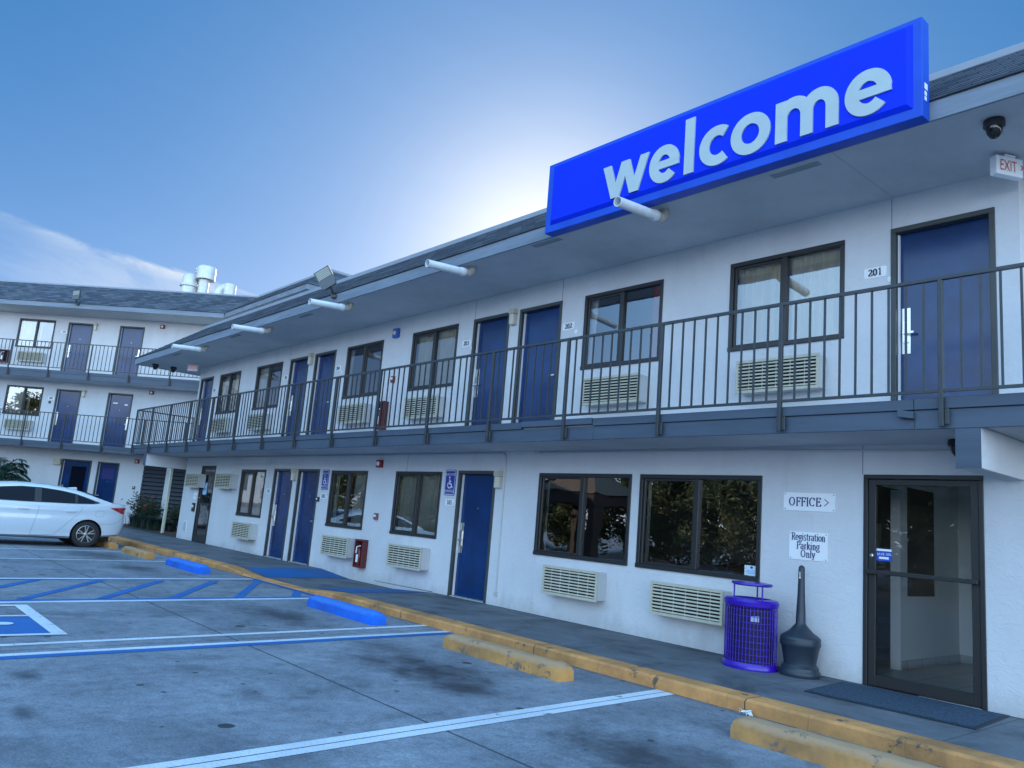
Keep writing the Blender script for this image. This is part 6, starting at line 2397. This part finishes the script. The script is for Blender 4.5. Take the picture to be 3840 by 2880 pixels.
for i_, v_ in zip(('From Min', 'From Max', 'To Min', 'To Max'), (SKY_GAIN[2], SKY_GAIN[3], SKY_SAT[0], SKY_SAT[0] * SKY_BACK)):
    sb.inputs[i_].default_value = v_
ss = math_node(t, 'MULTIPLY', math_node(t, 'SUBTRACT', 1.0, A_(P_(4.0, 0.1), P_(18.0, 0.3), P_(90.0, 0.45), math_node(t, 'MULTIPLY', low, 0.4))), sb.outputs[0], True)
ch = nd(t, 'ShaderNodeCombineColor', mode='HSV')
hb = nd(t, 'ShaderNodeMapRange')
t.links.new(gain.outputs[0], hb.inputs['Value'])
for i_, v_ in zip(('From Min', 'From Max', 'To Min', 'To Max'), (SKY_GAIN[2], SKY_GAIN[3], SKY_HUE, 0.592)):
    hb.inputs[i_].default_value = v_
t.links.new(hb.outputs[0], ch.inputs[0])
t.links.new(ss, ch.inputs[1])
t.links.new(vv, ch.inputs[2])
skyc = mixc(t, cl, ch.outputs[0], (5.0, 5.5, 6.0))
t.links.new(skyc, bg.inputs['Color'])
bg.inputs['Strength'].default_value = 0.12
ld = bpy.data.lights.new('sun', 'SUN')
ld.energy = 5.0
ld.angle = R(0.5)
ld.color = (1.0, 0.86, 0.68)
lo = bpy.data.objects.new('sun', ld)
COL.objects.link(lo)
sd = Vector((math.sin(R(SUN_AZ)) * math.cos(R(SUN_EL)), math.cos(R(SUN_AZ)) * math.cos(R(SUN_EL)), math.sin(R(SUN_EL))))
lo.rotation_euler = sd.to_track_quat('Z', 'Y').to_euler()
lo.location = (-20, 20, 30)

cd = bpy.data.cameras.new('camera')
cam = bpy.data.objects.new('camera', cd)
COL.objects.link(cam)
cd.sensor_width = 36.0
cd.lens = 27.99
cd.clip_end = 3000
yaw, pitch, roll = R(49.335), R(9.835), R(4.74)
fw = Vector((-math.sin(yaw) * math.cos(pitch), math.cos(yaw) * math.cos(pitch), math.sin(pitch)))
rt = Vector((math.cos(yaw), math.sin(yaw), 0))
up = rt.cross(fw)
r2 = rt * math.cos(roll) + up * math.sin(roll)
u2 = -rt * math.sin(roll) + up * math.cos(roll)
cam.matrix_world = Matrix(((r2.x, u2.x, -fw.x, 0), (r2.y, u2.y, -fw.y, 0), (r2.z, u2.z, -fw.z, 1.47), (0, 0, 0, 1)))
SC.camera = cam

SC.view_settings.view_transform = 'Standard'
SC.view_settings.look = 'None'
SC.view_settings.exposure = 0.47
SC.view_settings.gamma = 1.0
SC.cycles.max_bounces = 8
SC.cycles.transparent_max_bounces = 12
SC.cycles.use_denoising = True
